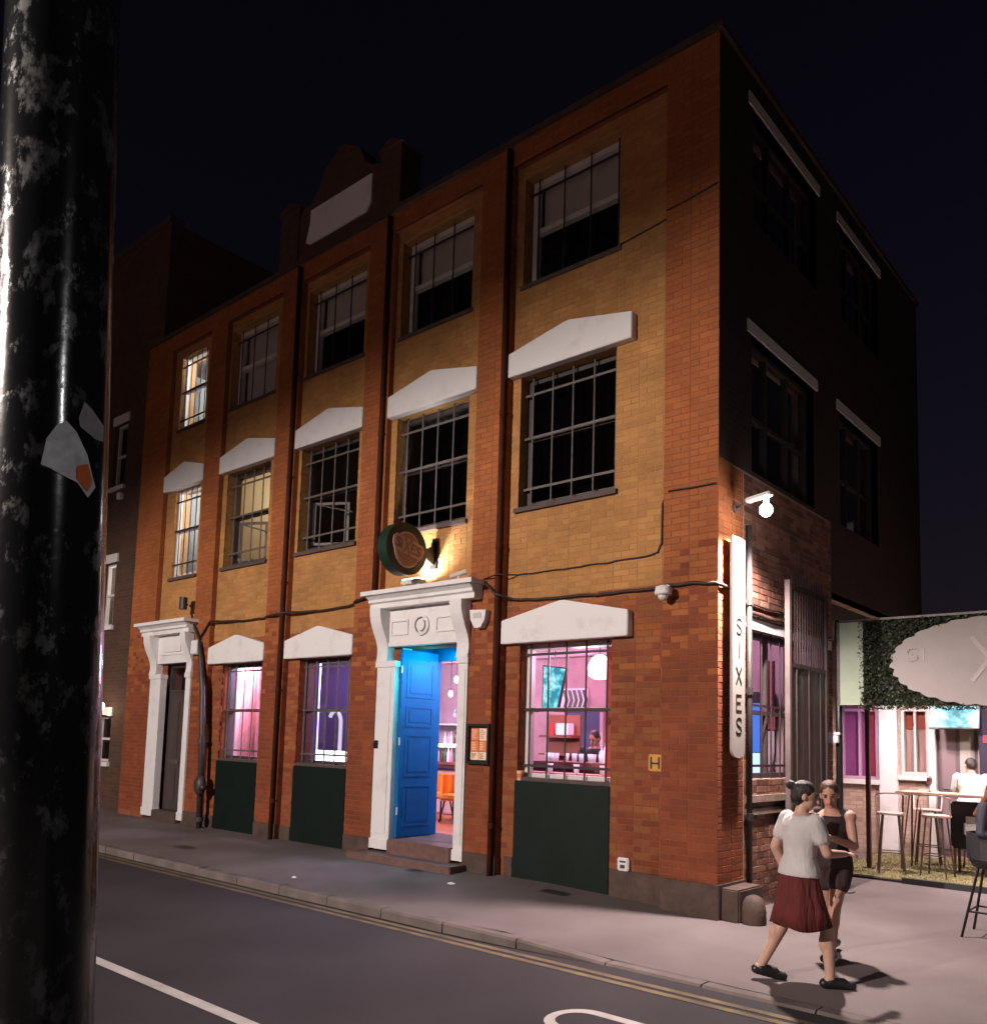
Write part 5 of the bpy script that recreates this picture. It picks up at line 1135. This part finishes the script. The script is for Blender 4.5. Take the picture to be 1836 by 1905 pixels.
        e = MB(); e.tube([hc+H@V(-.024,.084,-.058), hc+H@V(0,.094,-.056), hc+H@V(.024,.084,-.058)], [.004,.007,.004], 8); q = e.build('mouth', mat('lips', (.35,.10,.09), .5), None, True); q.parent = thing_
        return o
    def part(s, mb, name, m_, thing_, voxel=.011, it=5, label=None):
        o = link(name, remesh(mb, voxel, it, m_, name), None); o.parent = thing_
        if label: o['label'] = label
        return o
    def hair(s, m_, thing_, kind):
        H = s.head_m(); hc = s.J['head']; mb = MB()
        mb.ell(hc+H@V(0,-.022,.034), (.083,.098,.096), H); mb.ell(hc+H@V(0,-.05,-.01), (.080,.070,.09), H)
        if kind == 'bun': mb.ell(hc+H@V(0,-.13,.06), (.042,.042,.04), H)
        if kind == 'tied': mb.ell(hc+H@V(0,-.115,.0), (.04,.04,.05), H); mb.capsule(hc+H@V(0,-.125,-.03), hc+H@V(0,-.11,-.17), .035, .015)
        if kind == 'long':
            for sx in (-1, -.4, .4, 1): mb.capsule(hc+H@V(.072*sx,-.05+.02*abs(sx),-.02), hc+H@V(.09*sx,-.075,-.30), .042, .035)
            for sx in (-1, 1): mb.capsule(hc+H@V(.078*sx,.02,.02), hc+H@V(.10*sx,.02,-.28), .026, .02)
        return s.part(mb, 'hair', m_, thing_, .009, 4)
    def shoe(s, m_, sole, thing_, sd):
        a, t = s.J['an'+sd], s.J['to'+sd]; fw = (t-a); fl = V(fw.x,fw.y,0).normalized(); mb = MB()
        mb.capsule(a-fl*.045-V(0,0,.042), t+fl*.005, .041, .036); mb.capsule(a-V(0,0,.035), a.lerp(t,.6), .045, .04)
        return s.part(mb, 'shoe', m_, thing_, .008, 3)
def place(t, loc, rz): t.location = loc; t.rotation_euler = (0, 0, R(rz))
def person(label, loc, rz, group=None):
    t = thing('person', label, 'person', (0,0,0), group); place(t, loc, rz); return t
skinA = mat('skin', (.46,.25,.18), .5, spec=.35); skinB = mat('skin light', (.52,.31,.23), .5, spec=.35)
dark_hair = mat('dark hair', (.014,.008,.006), .45, var=.3, vs=60); brown_hair = mat('brown hair', (.07,.026,.012), .45, var=.35, vs=60)
black_shoe = mat('black shoe', (.012,.011,.012), .4); 

def folds(m_, scale=(7,7,2.2), st=.9, dist=.03):
    nt = m_.node_tree; N = nt.nodes; L = nt.links; b = N['Principled BSDF']; tc = N.new('ShaderNodeTexCoord'); mp = N.new('ShaderNodeMapping'); mp.inputs['Scale'].default_value = scale; L.new(tc.outputs['Object'], mp.inputs['Vector'])
    nz = N.new('ShaderNodeTexNoise'); nz.inputs['Scale'].default_value = 1.6; nz.inputs['Detail'].default_value = 3; nz.inputs['Distortion'].default_value = .8; L.new(mp.outputs[0], nz.inputs['Vector'])
    bp = N.new('ShaderNodeBump'); bp.inputs['Strength'].default_value = st; bp.inputs['Distance'].default_value = dist; L.new(nz.outputs['Fac'], bp.inputs['Height']); L.new(bp.outputs[0], b.inputs['Normal']); return m_
folds(dark_hair, (60,60,9), 1, .012); folds(brown_hair, (60,60,9), 1, .012)
# A: walking along the pavement, back to the camera, white top and dark red skirt
pa = person('person walking away in a white short sleeved top and dark red skirt', (1.44,-1.47,wz(1.44,-1.47)), -32)
J = dict(pelvis=(0,0,.86), neck=(0,.03,1.37), head=(.01,.06,1.50), shL=(-.175,.02,1.31), shR=(.175,.03,1.31), elL=(-.25,-.05,1.06), elR=(.22,.10,1.06), wrL=(-.26,.06,.84), wrR=(.17,.31,1.05),
         hipL=(-.085,.0,.83), hipR=(.085,.0,.83), knL=(-.13,-.05,.47), knR=(.13,.16,.47), anL=(-.22,-.20,.115), anR=(.17,.16,.085), toL=(-.14,-.06,.03), toR=(.24,.30,.035))
h = Human(J, None, (1,0,0), head_yaw=32); h.body(skinB, 'body', pa, (1,0,.1), (0,0,-1), .4); h.hair(dark_hair, pa, 'bun')
mb = MB(); h.torso(mb, .022, .0, .97, .012)
for sd in 'LR': J_ = h.J; mb.capsule(J_['sh'+sd], J_['sh'+sd].lerp(J_['el'+sd], .55), .068, .064)
h.part(mb, 'white_top', folds(mat('white top', (.50,.465,.455), .85, var=.08)), pa)
mb = MB(); rings = []
for z, a, b, oy in ((.93,.158,.118,.0),(.86,.178,.135,.0),(.74,.205,.165,.01),(.60,.232,.20,.015),(.475,.262,.24,.02)):
    rings.append([V(a*(1+.05*math.sin(k*5*math.pi/20))*math.cos(k*math.pi/20), oy+b*(1+.05*math.sin(k*6*math.pi/20))*math.sin(k*math.pi/20), z+(.02*math.sin(k*3*math.pi/20) if z < .5 else 0)) for k in range(40)])
mb.loft(rings); o = mb.build('skirt', folds(mat('dark red cloth', (.10,.012,.011), .85, var=.2, vs=9), (9,9,1.2), 1, .04), None, True); o.parent = pa
for sd in 'LR': h.shoe(black_shoe, None, pa, sd)

# B: coming the other way, dark top, bare arms held up with a phone
pb = person('person in a dark vest and shorts facing the camera with raised forearms and a phone', (1.39,-.56,0), 176)
J = dict(pelvis=(0,0,.80), neck=(0,.02,1.28), head=(0,.05,1.405), shL=(-.165,.02,1.22), shR=(.165,.02,1.22), elL=(-.22,.06,.97), elR=(.22,.05,.97), wrL=(-.06,.24,1.05), wrR=(.05,.25,1.14),
         hipL=(-.08,.0,.77), hipR=(.08,.0,.77), knL=(-.08,.15,.44), knR=(.08,-.03,.43), anL=(-.07,.20,.085), anR=(.08,-.20,.10), toL=(-.08,.37,.035), toR=(.09,-.04,.032))
h = Human(J, None, (1,0,0), head_yaw=-20, head_pitch=-8, w=.96); h.body(skinA, 'body', pb, (0,-.3,1), (-.4,-.5,.6), .7); h.hair(brown_hair, pb, 'tied')
mb = MB(); h.torso(mb, .014, .0, .89, .01); 
for sd in 'LR': mb.capsule(h.J['sh'+sd]+V(0,0,.01), h.J['sh'+sd]*1+V(-.05 if sd == 'R' else .05,0,.03), .05, .045)
h.part(mb, 'dark_vest', folds(mat('dark vest', (.022,.010,.010), .8)), pb)
mb = MB(); h.torso(mb, .022, -.2, .16)
for sd in 'LR': mb.capsule(h.J['hip'+sd], h.J['hip'+sd].lerp(h.J['kn'+sd], .42), .105, .10)
h.part(mb, 'shorts', folds(mat('dark shorts', (.03,.014,.014), .8)), pb)
for sd in 'LR': h.shoe(black_shoe, None, pb, sd)
ph = MB(); ph.bevbox(-.04,.04,-.006,.006,-.075,.075,.005); po_ = ph.build('phone', M['black']); tag(po_, 'black phone held up by the person in the dark vest', 'phone')
_c, _s = math.cos(R(176)), math.sin(R(176)); lx, ly = .0, .34; po_.location = (1.39+lx*_c-ly*_s, -.56+lx*_s+ly*_c, 1.19); po_.rotation_euler = (R(-30), 0, R(176))

# seated person in white at the high table, back to the camera
pw = person('person in a white shirt seated at the high table, seen from behind', (1.05,6.46,.045), 8)
J = dict(pelvis=(0,-.02,.97), neck=(0,.10,1.46), head=(-.02,.17,1.575), shL=(-.19,.08,1.39), shR=(.19,.08,1.39), elL=(-.24,.14,1.13), elR=(.26,.12,1.14), wrL=(-.12,.33,1.17), wrR=(.16,.34,1.17),
         hipL=(-.09,.02,.94), hipR=(.09,.02,.94), knL=(-.13,.40,.90), knR=(.13,.40,.90), anL=(-.12,.36,.46), anR=(.12,.36,.46), toL=(-.13,.52,.40), toR=(.13,.52,.40))
h = Human(J, None, (1,0,0), head_yaw=-25, w=1.05); h.body(skinA, 'body', pw, (0,0,-1), (0,0,-1), .5); h.hair(dark_hair, pw, 'short')
mb = MB(); h.torso(mb, .03, -.03, .97, .015)
for sd in 'LR': mb.capsule(h.J['sh'+sd], h.J['sh'+sd].lerp(h.J['el'+sd], .75), .078, .072)
h.part(mb, 'white_shirt', folds(mat('white shirt', (.78,.74,.72), .8)), pw)
mb = MB(); h.torso(mb, .016, -.2, .14)
for sd in 'LR': h.limb(mb, ['hip'+sd,'kn'+sd,'an'+sd], [(.10,.075),(.075,.06)], .01)
h.part(mb, 'dark_trousers', mat('dark trousers', (.02,.018,.022), .8), pw)
for sd in 'LR': h.shoe(black_shoe, None, pw, sd)

# stool and person at the right edge
bs = thing('black_bar_stool', 'black bar stool with thin splayed legs at the right edge of the picture', 'stool', (2.30,1.42,0))
bm_ = mat('black seat shell', (.012,.012,.014), .5)
m_ = MB(); m_.loft([[(2.30+r*math.cos(2*math.pi*k/24), 1.42+r*math.sin(2*math.pi*k/24), z) for k in range(24)] for z, r in ((.66,.10),(.68,.2),(.76,.235),(.80,.22))]); m_.build('seat', bm_, bs, True)
ring = [(2.30+.25*math.cos(R(a)), 1.42+.25*math.sin(R(a))) for a in range(100,281,15)]; inn = [(2.30+.225*math.cos(R(a)), 1.42+.225*math.sin(R(a))) for a in range(280,99,-15)]
m_ = MB(); m_.prism(ring+inn, 'z', .76, 1.02); m_.build('backrest', bm_, bs)
for k in range(4):
    a = R(45+90*k); m_ = MB(); m_.tube([(2.30+.17*math.cos(a),1.42+.17*math.sin(a),.70),(2.30+.37*math.cos(a),1.42+.37*math.sin(a),.0)], .013); m_.build('leg', M['black'], bs)
m_ = MB(); m_.tube([(2.30+.30*math.cos(R(45+90*k)),1.42+.30*math.sin(R(45+90*k)),.25) for k in range(5)], .010); m_.build('foot_rail', M['black'], bs)
pr = person('seated person with long brown hair in a navy jacket at the right edge', (2.30,1.42,0), -115)
J = dict(pelvis=(0,-.04,.86), neck=(0,.02,1.33), head=(0,.06,1.45), shL=(-.165,.02,1.27), shR=(.165,.02,1.27), elL=(-.22,.02,1.02), elR=(.22,.03,1.02), wrL=(-.11,.22,.96), wrR=(.10,.23,.96),
         hipL=(-.085,.0,.84), hipR=(.085,.0,.84), knL=(-.10,.40,.82), knR=(.10,.40,.82), anL=(-.08,.34,.40), anR=(.08,.34,.40), toL=(-.08,.48,.31), toR=(.08,.48,.31))
h = Human(J, None, (1,0,0), head_yaw=-10, head_pitch=-5); h.body(skinB, 'body', pr, (0,0,-1), (0,0,-1), .6); h.hair(mat('chestnut hair', (.10,.032,.014), .45, var=.35, vs=60), pr, 'long')
mb = MB(); h.torso(mb, .028, -.04, .97, .012)
for sd in 'LR': h.limb(mb, ['sh'+sd,'el'+sd,'wr'+sd], [(.066,.056),(.056,.042)], .004)
h.part(mb, 'navy_jacket', folds(mat('navy jacket', (.010,.011,.022), .75)), pr)
mb = MB(); h.torso(mb, .012, -.2, .12)
for sd in 'LR': h.limb(mb, ['hip'+sd,'kn'+sd,'an'+sd], [(.096,.07),(.07,.048)], .008)
h.part(mb, 'blue_jeans', folds(mat('blue jeans', (.05,.075,.16), .85, var=.15, vs=20)), pr)
for sd in 'LR': h.shoe(black_shoe, None, pr, sd)
# dark silhouette behind the counter in the pink window
pc = person('person with dark hair and dark shirt behind the counter in the pink window', (-3.25,2.5,.361), 200)
J = dict(pelvis=(0,0,.90), neck=(0,.06,1.40), head=(0,.10,1.52), shL=(-.18,.05,1.34), shR=(.18,.05,1.34), elL=(-.26,.10,1.10), elR=(.26,.10,1.10), wrL=(-.15,.30,1.12), wrR=(.15,.30,1.12),
         hipL=(-.09,.0,.87), hipR=(.09,.0,.87), knL=(-.10,.02,.48), knR=(.10,.02,.48), anL=(-.10,-.02,.085), anR=(.10,-.02,.085), toL=(-.11,.14,.035), toR=(.11,.14,.035))
h = Human(J, None, (1,0,0), head_yaw=15, head_pitch=-12); h.body(skinA, 'body', pc); h.hair(dark_hair, pc, 'short')
mb = MB(); h.torso(mb, .024, -.05, .97, .01)
for sd in 'LR': mb.capsule(h.J['sh'+sd], h.J['sh'+sd].lerp(h.J['el'+sd], .7), .068, .062)
h.part(mb, 'dark_shirt', mat('dark shirt', (.02,.018,.03), .8), pc)
mb = MB(); h.torso(mb, .014, -.2, .14)
for sd in 'LR': h.limb(mb, ['hip'+sd,'kn'+sd,'an'+sd], [(.098,.07),(.07,.055)], .008)
h.part(mb, 'dark_trousers', mat('black trousers', (.015,.015,.02), .8), pc)
for sd in 'LR': h.shoe(black_shoe, None, pc, sd)
